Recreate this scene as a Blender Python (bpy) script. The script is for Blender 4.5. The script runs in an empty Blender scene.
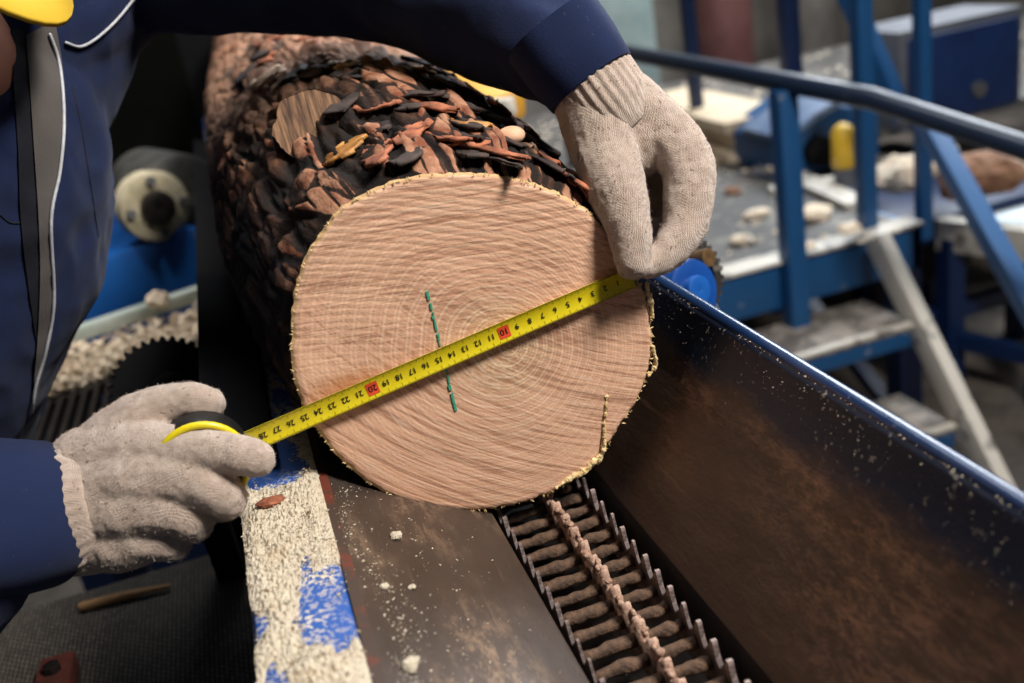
import bpy, bmesh, math, random
from mathutils import Vector as V, Matrix, noise
random.seed(7)
PI = math.pi
SC = bpy.context.scene
COL = SC.collection
# ------------------------------------------------------------------ camera, world, light, exposure
R3 = Matrix(((0.9423156806, 0.2574512207, -0.2139159345),
             (-0.2916564968, 0.3179236968, -0.9021424560),
             (-0.1642487318, 0.9124929545, 0.3746718059)))
CAM = V((-0.1254, -0.6393, 0.2574))
cd = bpy.data.cameras.new('camera'); cam = bpy.data.objects.new('camera', cd); COL.objects.link(cam)
m4 = R3.to_4x4(); m4.translation = CAM
cam.matrix_world = m4
cd.lens = 35; cd.sensor_width = 36; cd.clip_start = 0.02; cd.clip_end = 60
cd.dof.use_dof = True; cd.dof.focus_distance = 0.70; cd.dof.aperture_fstop = 4.5
SC.camera = cam
w = bpy.data.worlds.new('hall_air'); SC.world = w; w.use_nodes = True
w.node_tree.nodes['Background'].inputs[0].default_value = (0.62, 0.75, 0.95, 1)
w.node_tree.nodes['Background'].inputs[1].default_value = 0.06

def area(name, loc, target, size, power, col, sy=None):
    l = bpy.data.lights.new(name, 'AREA'); l.energy = power; l.color = col; l.size = size
    if sy: l.shape = 'RECTANGLE'; l.size_y = sy
    o = bpy.data.objects.new(name, l); COL.objects.link(o); o.location = loc
    o.rotation_euler = (V(target)-V(loc)).to_track_quat('-Z', 'Y').to_euler()
    return o
area('ceiling_lamp_light', (1.10, -0.95, 1.75), (0.0, 0.0, -0.05), 0.50, 92, (1.0, 0.945, 0.885))
area('window_light', (3.6, 3.6, 2.6), (0.5, 0.8, -0.3), 2.6, 340, (0.88, 0.94, 1.0))
area('back_wall_fill', (2.4, 4.6, 2.7), (2.3, 6.6, -.3), 1.0, 70, (0.95, 0.97, 1.0))  # unseen fill added to brighten the back wall
area('roof_light', (0.35, 1.2, 2.6), (0.2, 0.9, 0.0), 1.2, 30, (0.93, 0.95, 1.0))
sl = bpy.data.lights.new('motor_fill_spot', 'SPOT'); sl.energy = 130; sl.color = (1.0, .95, .86); sl.spot_size = .62; sl.spot_blend = .6; sl.shadow_soft_size = .12  # unseen warm spot added to brighten the motor and the chips
so = bpy.data.objects.new('motor_fill_spot', sl); COL.objects.link(so); so.location = (-.55, .6, 2.3); so.rotation_euler = (V((-.32, 1.15, -.2))-V(so.location)).to_track_quat('-Z', 'Y').to_euler()
SC.view_settings.view_transform = 'Standard'; SC.view_settings.look = 'None'
SC.view_settings.gamma = 1; SC.view_settings.use_curve_mapping = False
SC.view_settings.exposure = 0.0

# ------------------------------------------------------------------ helpers
def P(x, y, t):                      # a point in the hall seen in direction (x, y) at depth t
    return CAM + R3 @ (V((x-512, 341-y, -996.0))*(t/996.0))
def onZ(x, y, z):
    v = R3 @ V((x-512, 341-y, -996.0)); return CAM + v*((z-CAM.z)/v.z)
def onY(x, y, yy=0.0):
    v = R3 @ V((x-512, 341-y, -996.0)); return CAM + v*((yy-CAM.y)/v.y)
WL = {}
def root(name, loc, label, cat, group=None):
    o = bpy.data.objects.new(name, None); COL.objects.link(o); o.location = loc; o.empty_display_size = 0.05
    WL[o.name] = V(loc); tag(o, label, cat, group); return o
def tag(o, label=None, cat=None, group=None, kind=None):
    if label: o['label'] = label
    if cat: o['category'] = cat
    if group: o['group'] = group
    if kind: o['kind'] = kind
    return o
def link(name, me, mat, parent=None, smooth=False):
    vs = me.vertices; n = len(vs)
    co = [0.0]*(3*n); vs.foreach_get('co', co)
    xs, ys, zs = co[0::3], co[1::3], co[2::3]
    org = V(((min(xs)+max(xs))/2, (min(ys)+max(ys))/2, min(zs)))
    me.transform(Matrix.Translation(-org))
    o = bpy.data.objects.new(name, me); COL.objects.link(o)
    if mat: me.materials.append(mat)
    if smooth: me.polygons.foreach_set('use_smooth', [True]*len(me.polygons))
    WL[o.name] = org
    if parent: o.parent = parent; o.location = org - WL[parent.name]
    else: o.location = org
    return o
class MB:
    def __init__(s): s.v = []; s.f = []
    def add(s, vs, fs):
        b = len(s.v); s.v += [V(q) for q in vs]; s.f += [tuple(b+i for i in f) for f in fs]; return s
    def box(s, a, b, bev=0):
        x0, y0, z0 = a; x1, y1, z1 = b
        return s.add([(x0,y0,z0),(x1,y0,z0),(x1,y1,z0),(x0,y1,z0),(x0,y0,z1),(x1,y0,z1),(x1,y1,z1),(x0,y1,z1)],
                     [(0,3,2,1),(4,5,6,7),(0,1,5,4),(1,2,6,5),(2,3,7,6),(3,0,4,7)])
    def bar(s, p, q, wd, ht, up=(0,0,1)):
        p, q = V(p), V(q); d = (q-p).normalized(); sd = d.cross(V(up))
        if sd.length < 1e-4: sd = d.cross(V((0,1,0)))
        sd.normalize(); u = sd.cross(d).normalized(); a = sd*wd/2; b = u*ht/2
        return s.add([p-a-b,p+a-b,p+a+b,p-a+b,q-a-b,q+a-b,q+a+b,q-a+b],
                     [(0,3,2,1),(4,5,6,7),(0,1,5,4),(1,2,6,5),(2,3,7,6),(3,0,4,7)])
    def prism(s, prof, y0, y1):          # profile in XZ swept along Y
        n = len(prof); vs = [(x, y0, z) for x, z in prof]+[(x, y1, z) for x, z in prof]
        fs = [(i, (i+1) % n, n+(i+1) % n, n+i) for i in range(n)]
        fs += [tuple(range(n))[::-1], tuple(range(n, 2*n))]
        return s.add(vs, fs)
    def tube(s, pts, rad, seg=14, sub=0, cap=True, ell=1.0, updir=None, mod=None):
        pts = [V(p) for p in pts]; rad = list(rad) if hasattr(rad, '__len__') else [rad]*len(pts)
        if sub:
            P2, R2 = [], []; n = len(pts)
            for i in range(n-1):
                a, b, c, d = pts[max(i-1,0)], pts[i], pts[i+1], pts[min(i+2,n-1)]
                for k in range(sub):
                    t = k/sub
                    P2.append(0.5*((2*b)+(c-a)*t+(2*a-5*b+4*c-d)*t*t+(3*b-a-3*c+d)*t**3))
                    R2.append(rad[i]*(1-t)+rad[i+1]*t)
            P2.append(pts[-1]); R2.append(rad[-1]); pts, rad = P2, R2
        n = len(pts)
        def tan(i):
            return (pts[min(i+1,n-1)]-pts[max(i-1,0)]).normalized()
        t0 = tan(0); u = V(updir) if updir else (V((0,0,1)) if abs(t0.z) < .9 else V((0,1,0)))
        rings = []
        if cap:
            for k in range(3):
                a = (PI/2)*(3-k)/3.5; rings.append((pts[0]-t0*rad[0]*math.sin(a), t0, rad[0]*math.cos(a), 0))
        for i in range(n): rings.append((pts[i], tan(i), rad[i], i/(n-1)))
        if cap:
            tn = tan(n-1)
            for k in range(3):
                a = (PI/2)*(k+1)/3.5; rings.append((pts[-1]+tn*rad[-1]*math.sin(a), tn, rad[-1]*math.cos(a), 1))
        vs = []
        for c, t, r, q in rings:
            u = (u - t*u.dot(t)).normalized(); sd = t.cross(u)
            for j in range(seg):
                a = 2*PI*j/seg; rr = r*(mod(a, q) if mod else 1)
                vs.append(c + sd*math.cos(a)*rr*ell + u*math.sin(a)*rr)
        fs = []
        for i in range(len(rings)-1):
            for j in range(seg):
                k = (j+1) % seg; fs.append((i*seg+j, i*seg+k, (i+1)*seg+k, (i+1)*seg+j))
        fs += [tuple(range(seg))[::-1], tuple(range((len(rings)-1)*seg, len(rings)*seg))]
        return s.add(vs, fs)
    def ball(s, c, r, seg=20, M=None):
        r = r if hasattr(r, '__len__') else (r, r, r); vs = []; nr = seg//2
        M = M or Matrix.Identity(3); c = V(c)
        for i in range(1, nr):
            a = PI*i/nr
            for j in range(seg):
                b = 2*PI*j/seg; vs.append(c+M @ V((r[0]*math.sin(a)*math.cos(b), r[1]*math.sin(a)*math.sin(b), r[2]*math.cos(a))))
        vs += [c+M @ V((0,0,r[2])), c+M @ V((0,0,-r[2]))]; T = len(vs)-2; fs = []
        for i in range(nr-2):
            for j in range(seg):
                k = (j+1) % seg; fs.append((i*seg+j, (i+1)*seg+j, (i+1)*seg+k, i*seg+k))
        for j in range(seg):
            k = (j+1) % seg; fs.append((T, j, k)); fs.append((T+1, (nr-2)*seg+k, (nr-2)*seg+j))
        return s.add(vs, fs)
    def disc(s, c, ax, r, th, seg=32, teeth=0, td=0, hole=0):   # a thick wheel; teeth cut in its rim
        c = V(c); ax = V(ax).normalized(); u = ax.orthogonal().normalized(); v = ax.cross(u)
        n = teeth*4 if teeth else seg; vs = []
        for sgn in (-1, 1):
            for i in range(n):
                rr = r + (td if teeth and i % 4 in (1, 2) else 0); a = 2*PI*i/n
                vs.append(c+ax*sgn*th/2+(u*math.cos(a)+v*math.sin(a))*rr)
            for i in range(n):
                a = 2*PI*i/n; vs.append(c+ax*sgn*th/2+(u*math.cos(a)+v*math.sin(a))*max(hole, r*.02))
        fs = []
        for i in range(n):
            k = (i+1) % n
            fs += [(i, 2*n+i, 2*n+k, k), (n+i, n+k, 3*n+k, 3*n+i), (i, k, n+k, n+i), (2*n+i, 3*n+i, 3*n+k, 2*n+k)]
        return s.add(vs, fs)
    def mesh(s):
        me = bpy.data.meshes.new('m'); me.from_pydata([tuple(q) for q in s.v], [], s.f); me.validate()
        bm = bmesh.new(); bm.from_mesh(me); bmesh.ops.recalc_face_normals(bm, faces=bm.faces); bm.to_mesh(me); bm.free()
        return me
    def build(s, name, mat, parent=None, smooth=False, bevel=0, auto=False):
        me = s.mesh()
        if bevel:
            bm = bmesh.new(); bm.from_mesh(me)
            bmesh.ops.bevel(bm, geom=[e for e in bm.edges if e.is_manifold and e.calc_face_angle(0) > .5], offset=bevel, segments=2, affect='EDGES', profile=.6)
            bm.to_mesh(me); bm.free()
        o = link(name, me, mat, parent, smooth or bool(bevel))
        if bevel or auto:
            try: me.set_sharp_from_angle(angle=0.7)
            except Exception: pass
        return o
def remesh(mb, voxel, smooth=6, fac=.5):   # overlapping shapes grown together into one continuous skin
    me = mb.mesh(); o = bpy.data.objects.new('tmp', me); COL.objects.link(o)
    r = o.modifiers.new('r', 'REMESH'); r.mode = 'VOXEL'; r.voxel_size = voxel
    if smooth:
        s = o.modifiers.new('s', 'SMOOTH'); s.factor = fac; s.iterations = smooth
    dg = bpy.context.evaluated_depsgraph_get()
    out = bpy.data.meshes.new_from_object(o.evaluated_get(dg))
    bpy.data.objects.remove(o); return out
def displace(me, fn):
    for v, n in [(v, v.normal.copy()) for v in me.vertices]: v.co += n*fn(v.co, n)
    me.update()

# ------------------------------------------------------------------ materials
class N:
    def __init__(s, name):
        s.m = bpy.data.materials.new(name); s.m.use_nodes = True; s.t = s.m.node_tree
        s.b = s.t.nodes['Principled BSDF']; s.co = s.t.nodes.new('ShaderNodeTexCoord')
    def n(s, kind, ins=None, **kw):
        nd = s.t.nodes.new('ShaderNode'+kind)
        for k, v in kw.items(): setattr(nd, k, v)
        for k, v in (ins or {}).items(): s.put(nd.inputs[k], v)
        return nd
    def put(s, sock, v):
        if isinstance(v, bpy.types.NodeSocket): s.t.links.new(v, sock)
        elif isinstance(v, bpy.types.Node): s.t.links.new(v.outputs[0], sock)
        else:
            if sock.type == 'RGBA' and len(v) == 3: v = (*v, 1)
            sock.default_value = v
    def map(s, scale=(1,1,1), rot=(0,0,0), loc=(0,0,0), src=None):
        return s.n('Mapping', {'Vector': src or s.co.outputs['Object'], 'Scale': scale, 'Rotation': rot, 'Location': loc}).outputs[0]
    def noise(s, sc=10, det=5, rough=.6, vec=None, dist=0):
        return s.n('TexNoise', {'Vector': vec or s.co.outputs['Object'], 'Scale': sc, 'Detail': det, 'Roughness': rough, 'Distortion': dist}).outputs[0]
    def ramp(s, f, stops):
        nd = s.n('ValToRGB', {'Fac': f}); e = nd.color_ramp.elements
        while len(e) < len(stops): e.new(.5)
        for i, (p, c) in enumerate(stops):
            e[i].position = p; c = (c, c, c) if not hasattr(c, '__len__') else c; e[i].color = (*c, 1)
        return nd.outputs[0]
    def mix(s, f, a, b, mode='MIX'):
        nd = s.n('Mix', data_type='RGBA', blend_type=mode)
        s.put(nd.inputs[0], f); s.put(nd.inputs[6], a); s.put(nd.inputs[7], b); return nd.outputs[2]
    def math(s, op, a, b=0.0, c=None):
        nd = s.n('Math', operation=op); s.put(nd.inputs[0], a); s.put(nd.inputs[1], b)
        if c is not None: s.put(nd.inputs[2], c)
        return nd.outputs[0]
    def bump(s, h, st=.5, dist=.001, nrm=None):
        nd = s.n('Bump', {'Height': h, 'Strength': st, 'Distance': dist})
        if nrm: s.put(nd.inputs['Normal'], nrm)
        return nd.outputs[0]
    def out(s, col=None, rough=.6, metal=0, nrm=None, spec=.5, **kw):
        if col is not None: s.put(s.b.inputs['Base Color'], col)
        s.put(s.b.inputs['Roughness'], rough); s.put(s.b.inputs['Metallic'], metal)
        s.b.inputs['Specular IOR Level'].default_value = spec
        if nrm: s.put(s.b.inputs['Normal'], nrm)
        for k, v in kw.items(): s.put(s.b.inputs[k], v)
        return s.m
def L(r, g, b):                      # 0-255 picture colour to linear
    return tuple(((c/255)/12.92 if c/255 <= .04045 else ((c/255+.055)/1.055)**2.4) for c in (r, g, b))
def plain(name, a, b, sc=20, rough=.6, metal=0, bump=.3, bs=None, bd=.001, spec=.5, stretch=(1,1,1), lo=.35, hi=.65):
    s = N(name); vec = s.map(stretch)
    f = s.ramp(s.noise(sc, 5, .6, vec), [(lo, 0.0), (hi, 1.0)])
    return s.out(s.mix(f, a, b), rough, metal, s.bump(s.noise(bs or sc*3, 4, .6, vec), bump, bd), spec)
def painted(name, col, wear, amt=.6, sc=14, rough=.45, dust=None, dsc=160, damt=.62):   # paint with chips of wear and sawdust specks
    s = N(name); f = s.ramp(s.noise(sc, 8, .7), [(amt, 0.0), (amt+.06, 1.0)])
    c = s.mix(s.noise(6, 3), col, tuple(k*1.3 for k in col)); c = s.mix(f, c, wear)
    h = s.noise(60, 4)
    if dust:
        g = s.math('MULTIPLY', s.ramp(s.noise(dsc, 2, .6), [(damt, 0.0), (damt+.05, 1.0)]), s.ramp(s.noise(9, 4), [(.42, 0.0), (.6, 1.0)]))
        c = s.mix(g, c, dust); h = s.math('ADD', h, g)
    return s.out(c, rough, 0, s.bump(h, .35, .001))

blue = painted('blue_paint', L(18, 70, 116), L(120, 130, 138), .64)
blue_l = painted('light_blue_paint', L(56, 98, 146), L(130, 140, 150), .66)
blue_d = painted('dark_blue_paint', L(10, 34, 72), L(60, 62, 66), .64)
navy_rail = painted('navy_rail_paint', L(26, 38, 56), L(60, 70, 80), .66, rough=.30)
steel = plain('worn_steel', L(92, 92, 94), L(150, 150, 150), 18, .45, .6)
dark_steel = plain('dark_greasy_steel', L(24, 21, 20), L(52, 46, 42), 30, .5, .5)
black = plain('black_rubbery_metal', L(5, 5, 7), L(12, 12, 15), 30, .75, spec=.2)
concrete = plain('dusty_concrete', L(70, 66, 62), L(120, 114, 106), 3, .9)
wallm = plain('hall_wall', L(104, 98, 92), L(152, 144, 134), 1.6, .9)
whitew = painted('worn_white_paint', L(196, 190, 178), L(112, 108, 102), .55, 10)
pale_wood = plain('pale_sawn_wood', L(196, 172, 138), L(226, 206, 176), 12, .8, stretch=(1, 6, 1))
yellow = plain('yellow_paint', L(214, 170, 40), L(232, 192, 60), 8, .45)

SAW = onY(744, -123); SAWX = SAW.x; SAWZ = SAW.z+.126
def m_cutface():
    s = N('fresh_cut_end_grain'); a = s.n('Attribute', attribute_name='ring').outputs['Fac']
    o = s.co.outputs['Object']
    wob = s.noise(22, 3, .5, o)
    rr = s.math('ADD', a, s.math('MULTIPLY', wob, .035))
    ring = s.math('SINE', s.math('MULTIPLY', rr, 285.0)); ring2 = s.math('SINE', s.math('MULTIPLY', rr, 103.0))
    rings = s.math('MULTIPLY', s.math('ADD', ring, ring2), .25)
    # straight and curved saw marks
    z = s.n('SeparateXYZ', {'Vector': o}).outputs
    upper = s.ramp(s.math('ADD', z['Z'], s.math('MULTIPLY', wob, .12)), [(.15, 0.0), (.29, 1.0)])
    # saw arcs struck about a point off the upper right, and flatter ones over the upper part
    dx = s.math('SUBTRACT', z['X'], SAWX); dz = s.math('SUBTRACT', z['Z'], SAWZ)
    rad = s.math('SQRT', s.math('ADD', s.math('MULTIPLY', dx, dx), s.math('MULTIPLY', dz, dz))); ang = s.math('ARCTAN2', dz, dx)
    def arcs(fr, fa, sc): return s.noise(sc, 4, .6, s.n('CombineXYZ', {'X': s.math('MULTIPLY', rad, fr), 'Y': s.math('MULTIPLY', ang, fa)}).outputs[0], .3)
    flat1 = s.noise(1.6, 4, .6, s.map((9, 1, 210), src=s.map(rot=(0, -.10, 0))), .4); flat2 = s.noise(2.2, 3, .6, s.map((12, 1, 300), src=s.map(rot=(0, -.02, 0))), .3)
    saw1 = s.math('ADD', s.math('MULTIPLY', arcs(210, 3.2, 1.5), s.math('SUBTRACT', 1.0, upper)), s.math('MULTIPLY', flat1, upper))
    saw2 = s.math('ADD', s.math('MULTIPLY', arcs(330, 5.0, 2.0), s.math('SUBTRACT', 1.0, upper)), s.math('MULTIPLY', flat2, upper))
    wv = s.n('TexWave', {'Vector': s.map((1, 1, 1), (0, 0, 0), (.25, 0, .42)), 'Scale': 62.0, 'Distortion': 2.2, 'Detail': 2.0, 'Detail Scale': 1.2}, wave_type='RINGS', rings_direction='Y').outputs['Fac']
    base = s.mix(s.noise(9, 4), L(222, 168, 136), L(244, 202, 170))
    base = s.mix(s.ramp(a, [(.05, .9), (.38, 0.0)]), base, s.mix(s.ramp(s.noise(330, 3, .7), [(.42, 0.0), (.6, 1.0)]), L(214, 174, 132), L(246, 224, 184)))
    lines = s.ramp(saw1, [(.41, 0.0), (.49, .9), (.58, 1.0)])
    c = s.mix(s.math('MULTIPLY', s.math('SUBTRACT', 1.0, lines), .62), base, L(150, 98, 72))
    c = s.mix(s.math('MULTIPLY', s.ramp(saw2, [(.55, 0.0), (.68, 1.0)]), .55), c, L(240, 214, 186))
    c = s.mix(s.math('MULTIPLY', s.math('MULTIPLY', s.ramp(wv, [(.0, 1.0), (.30, 0.0)]), upper), .42), c, L(150, 102, 76))
    fade = s.ramp(a, [(.0, .60), (.25, .46), (.5, .34), (.75, .22), (1.0, .18)])
    c = s.mix(s.math('MULTIPLY', s.ramp(rings, [(.0, 0.0), (.5, 1.0)]), fade), c, L(238, 214, 182))
    c = s.mix(s.math('MULTIPLY', s.ramp(rings, [(.0, 1.0), (.22, 0.0)]), s.math('MULTIPLY', fade, .55)), c, L(170, 118, 86))
    # orange stain at the left, pale sapwood edge and brown bark line at the rim
    d = s.n('VectorMath', {0: s.map((1, 1, 1.9)), 1: (-.095, 0, .128*1.9)}, operation='DISTANCE').outputs['Value']
    st = s.ramp(s.math('ADD', d, s.math('MULTIPLY', s.noise(40, 4), .03)), [(.026, .6), (.048, 0.0)])
    c = s.mix(st, c, L(190, 122, 60))
    c = s.mix(s.ramp(s.math('ADD', a, s.math('MULTIPLY', s.noise(60, 3), .02)), [(.992, 0.0), (1.0, .8)]), c, L(206, 172, 120))
    h = s.math('ADD', s.math('MULTIPLY', saw1, 1.0), s.math('ADD', s.math('MULTIPLY', rings, .12), s.math('MULTIPLY', s.noise(420, 3), .5)))
    h = s.math('ADD', h, s.math('MULTIPLY', s.math('MULTIPLY', wv, upper), .25))
    return s.out(c, .75, 0, s.bump(h, .55, .0012), .25)
def m_bark():
    s = N('pine_bark'); v = s.map((1, .42, 1))
    n1 = s.noise(26, 6, .65, v, .6); n2 = s.noise(9, 4, .6, v)
    c = s.ramp(n1, [(.30, L(10, 7, 6)), (.46, L(34, 22, 16)), (.58, L(62, 40, 28)), (.72, L(104, 72, 52))])
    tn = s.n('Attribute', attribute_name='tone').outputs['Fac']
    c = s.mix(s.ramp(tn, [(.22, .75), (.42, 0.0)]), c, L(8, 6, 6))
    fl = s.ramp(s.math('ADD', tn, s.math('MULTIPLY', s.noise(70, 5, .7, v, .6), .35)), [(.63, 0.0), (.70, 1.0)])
    z = s.math('ADD', s.n('Attribute', attribute_name='crown').outputs['Fac'], s.math('MULTIPLY', s.math('SUBTRACT', n2, .5), .8))  # crown mask: top painted lighter and flank darker, as light from above falls
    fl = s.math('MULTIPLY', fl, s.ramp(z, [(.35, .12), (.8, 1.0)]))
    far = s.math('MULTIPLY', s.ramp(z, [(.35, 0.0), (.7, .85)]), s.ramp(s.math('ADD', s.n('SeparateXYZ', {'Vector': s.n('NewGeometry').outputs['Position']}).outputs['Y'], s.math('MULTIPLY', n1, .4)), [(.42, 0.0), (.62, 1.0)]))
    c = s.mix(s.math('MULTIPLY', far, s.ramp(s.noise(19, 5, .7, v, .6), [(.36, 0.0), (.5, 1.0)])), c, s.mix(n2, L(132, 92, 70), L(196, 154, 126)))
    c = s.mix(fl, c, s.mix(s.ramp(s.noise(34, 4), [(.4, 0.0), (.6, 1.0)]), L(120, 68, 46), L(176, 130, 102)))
    c = s.mix(s.ramp(n2, [(.60, 0.0), (.70, .6)]), c, L(70, 68, 74))
    return s.out(c, .85, 0, s.bump(s.noise(120, 6, .7, v), .8, .003), .3)
def m_glove(name, ax, c1, c2):
    s = N(name)
    wv = s.n('TexWave', {'Vector': s.map((1, 1, 1), ax), 'Scale': 360.0, 'Distortion': 2.5, 'Detail': 2.0, 'Detail Scale': 3.0}, bands_direction='X').outputs['Fac']
    wv2 = s.n('TexWave', {'Vector': s.map((1, 1, 1), ax), 'Scale': 300.0, 'Distortion': 1.0, 'Detail': 2.0}, bands_direction='Y').outputs['Fac']
    fz = s.noise(900, 4, .8); h = s.math('ADD', s.math('ADD', s.math('MULTIPLY', wv, .6), s.math('MULTIPLY', wv2, .3)), s.math('MULTIPLY', fz, 2.6))
    c = s.mix(s.ramp(s.noise(120, 6, .75), [(.3, 0.0), (.7, 1.0)]), c1, c2)
    c = s.mix(s.math('MULTIPLY', s.ramp(wv, [(.1, 1.0), (.5, 0.0)]), .30), c, tuple(k*.5 for k in c1))
    c = s.mix(s.ramp(s.noise(260, 2, .5), [(.655, 0.0), (.71, .75)]), c, L(110, 84, 64))
    return s.out(c, .95, 0, s.bump(h, .75, .0009), .1, **{'Sheen Weight': .5, 'Sheen Roughness': .5})
def m_cloth(name, a, b, bump=.35):
    s = N(name)
    wv = s.noise(1100, 2, .6); c = s.mix(s.noise(14, 4), a, b)
    c = s.mix(s.ramp(s.noise(330, 2, .6), [(.70, 0.0), (.78, .22)]), c, L(120, 130, 150))
    return s.out(c, .88, 0, s.bump(s.math('ADD', wv, s.math('MULTIPLY', s.noise(60, 3), .8)), bump, .001), .15, **{'Sheen Weight': .05})
def m_plate(name, a, b, c3, rot, blue_from=None):     # worn brown steel plate with rubbed streaks along Y
    s = N(name); v = s.map((1, .40, 1)); v2 = s.map((1, .06, 1))
    c = s.mix(s.ramp(s.noise(9, 6, .65, v), [(.3, 0.0), (.7, 1.0)]), a, b)
    rub = s.math('MULTIPLY', s.ramp(s.noise(95, 8, .85, v, .3), [(.48, 0.0), (.58, .9)]), s.ramp(s.noise(9, 3, .5, v), [(.52, 0.0), (.68, 1.0)]))
    c = s.mix(rub, c, c3)
    scr = s.ramp(s.noise(150, 3, .6, v2), [(.64, 0.0), (.72, .5)]); c = s.mix(scr, c, tuple(k*1.8 for k in b))
    if blue_from is not None:
        z = s.n('SeparateXYZ', {'Vector': s.n('NewGeometry').outputs['Position']}).outputs['Z']
        f = s.ramp(s.math('ADD', s.math('MULTIPLY', s.math('ADD', z, -blue_from+.0), 14.0), s.math('MULTIPLY', s.noise(9, 6, .7, v), 1.0)), [(.42, 0.0), (.62, 1.0)])
        c = s.mix(f, c, L(14, 26, 48))
        g = s.math('MULTIPLY', s.ramp(s.noise(230, 2, .6), [(.63, 0.0), (.68, 1.0)]), s.math('MULTIPLY', s.ramp(s.math('ADD', s.math('MULTIPLY', s.math('ADD', z, .075), 14.0), 0.0), [(.1, 0.0), (.6, 1.0)]), s.ramp(s.noise(14, 4), [(.45, 0.0), (.6, 1.0)])))
        c = s.mix(g, c, L(190, 182, 168))
    return s.out(c, s.ramp(s.noise(20, 4, .6, v), [(.3, .34), (.7, .62)]), .15, s.bump(s.noise(70, 6, .7, v), .5, .0015), .5)
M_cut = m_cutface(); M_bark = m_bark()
M_glove1 = m_glove('cotton_knit', (0, .6, .2), L(184, 160, 142), L(224, 204, 188))
M_glove2 = m_glove('cotton_knit_upright', (0, .2, .9), L(184, 160, 142), L(224, 204, 188))
M_jacket = m_cloth('navy_workwear_cloth', L(21, 31, 60), L(32, 44, 79))
M_trouser = m_cloth('dark_trouser_cloth', L(12, 14, 22), L(18, 20, 30))
M_lining = m_cloth('grey_lining_cloth', L(78, 74, 72), L(98, 93, 90))
M_piping = plain('reflective_piping_cloth', L(176, 178, 184), L(196, 198, 204), 200, .5)
M_skin = plain('skin', L(196, 128, 104), L(210, 146, 120), 30, .55, bump=.2)
M_left = m_plate('rubbed_brown_plate', L(42, 33, 28), L(80, 66, 56), L(150, 124, 100), 0)
M_right = m_plate('brown_navy_plate', L(40, 28, 22), L(74, 54, 41), L(116, 82, 63), 0, -.060)

# ------------------------------------------------------------------ the setting
FZ = -1.32
tag(MB().box((-4, -2.5, FZ-.1), (6, 7, FZ)).build('floor', plain('littered_concrete', L(62, 56, 52), L(112, 102, 92), 5, .9, bump=.6)), kind='structure')
tag(MB().box((-4, 6.6, FZ), (6, 6.8, 2.9)).build('wall_back', wallm), kind='structure')
tag(MB().box((5.8, -2.5, FZ), (6, 6.6, 2.9)).build('wall_right', wallm), kind='structure')

# ------------------------------------------------------------------ log
OUT = [(291,335),(292,318),(294,298),(303,262),(318,235),(335,212),(365,192),(400,179),(440,173),(490,174),(530,182),(565,196),(590,212),(612,240),(630,265),(644,290),(651,322),(652,350),(647,375),(637,400),(618,428),(600,455),(575,478),(540,497),(500,507),(455,510),(420,505),(385,492),(350,468),(325,440),(305,412),(294,380),(290,355)]
PITH = onY(510, 345)
outl = [onY(x, y) for x, y in OUT]
def polar(pts, c, nth):
    pa = sorted([(math.atan2(p.z-c[1], p.x-c[0]) % (2*PI), math.hypot(p.x-c[0], p.z-c[1])) for p in pts])
    pa = [(pa[-1][0]-2*PI, pa[-1][1])]+pa+[(pa[0][0]+2*PI, pa[0][1])]; r = []
    for i in range(nth):
        a = 2*PI*i/nth
        for (a0, r0), (a1, r1) in zip(pa, pa[1:]):
            if a0 <= a <= a1: r.append(r0+(r1-r0)*(a-a0)/(a1-a0+1e-9)); break
    for _ in range(6): r = [(r[i-1]+2*r[i]+r[(i+1) % nth])/4 for i in range(nth)]
    return r
log = root('log', (0, .9, -.126), 'thick pine log with a freshly sawn end lying in the trough', 'log')
NT = 480
rO = polar(outl, (0, 0), NT)          # outline about the log axis
# bark body
NY = 330; bm_v = []; ys = []; tone = []; upv = []
y = 0.0
for j in range(NY):
    ys.append(y); y += .0011+.0000385*j
YS = [(0, 0, 0, .128), (.06, -.003, .006, .130), (.14, -.008, .015, .136), (.3, -.012, .024, .142), (.6, -.008, .034, .148), (1, 0, .038, .150), (1.5, .02, .042, .152), (3, .06, .05, .152)]
def lerpY(y):
    for a, b in zip(YS, YS[1:]):
        if a[0] <= y <= b[0]:
            t = (y-a[0])/(b[0]-a[0]); return [a[k]+(b[k]-a[k])*t for k in (1, 2, 3)]
    return YS[-1][1:]
for j, y in enumerate(ys):
    cx, cz, r = lerpY(y); k = min(1, y/.16)
    for i in range(NT):
        a = 2*PI*i/NT; ca, sa = math.cos(a), math.sin(a)
        rr = rO[i]*(1-k)+r*k
        q = V((ca*1.05, y*3.0, sa*1.05)); wq = noise.noise_vector(q*3)*.30
        up = max(0, sa); amp = min(1, y/.035)         # the thick shaggy bark lies on the upper side
        q1 = V((q.x*4.2, q.y*2.3, q.z*4.2))+wq; d1, p1 = noise.voronoi(q1); q2 = V((q.x*11, q.y*6.0, q.z*11))+wq*2; d2, p2 = noise.voronoi(q2)
        t1 = noise.noise(p1[0]*7.3)*.5+.5; t2 = noise.noise(p2[0]*9.1)*.5+.5   # every bark plate has its own height and tone
        g1 = min(1, (d1[1]-d1[0])*5); g2 = min(1, (d2[1]-d2[0])*5)
        rdg = 1-abs(noise.noise(q*9))*2; f = noise.fractal(q*6, 1.0, 2.1, 4)
        h = (g1*(.0025+.0045*t1*(1+up)) + g2*(.0012+.0035*t2*(.4+up)) + rdg*(.0012+.001*up) + f*.002 + .004*up*noise.noise(q*2.2) + .005*up)*.85*amp
        if y < .012: h += -.003
        tone.append((.5*t1+.5*t2)*min(g1, g2+.3)); upv.append(sa)
        rr = rr + h
        bm_v.append((cx*1+rr*ca, y+(.004*noise.noise(V((ca*9, 3, sa*9))) if j == 0 else 0)*0, cz+rr*sa))
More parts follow.
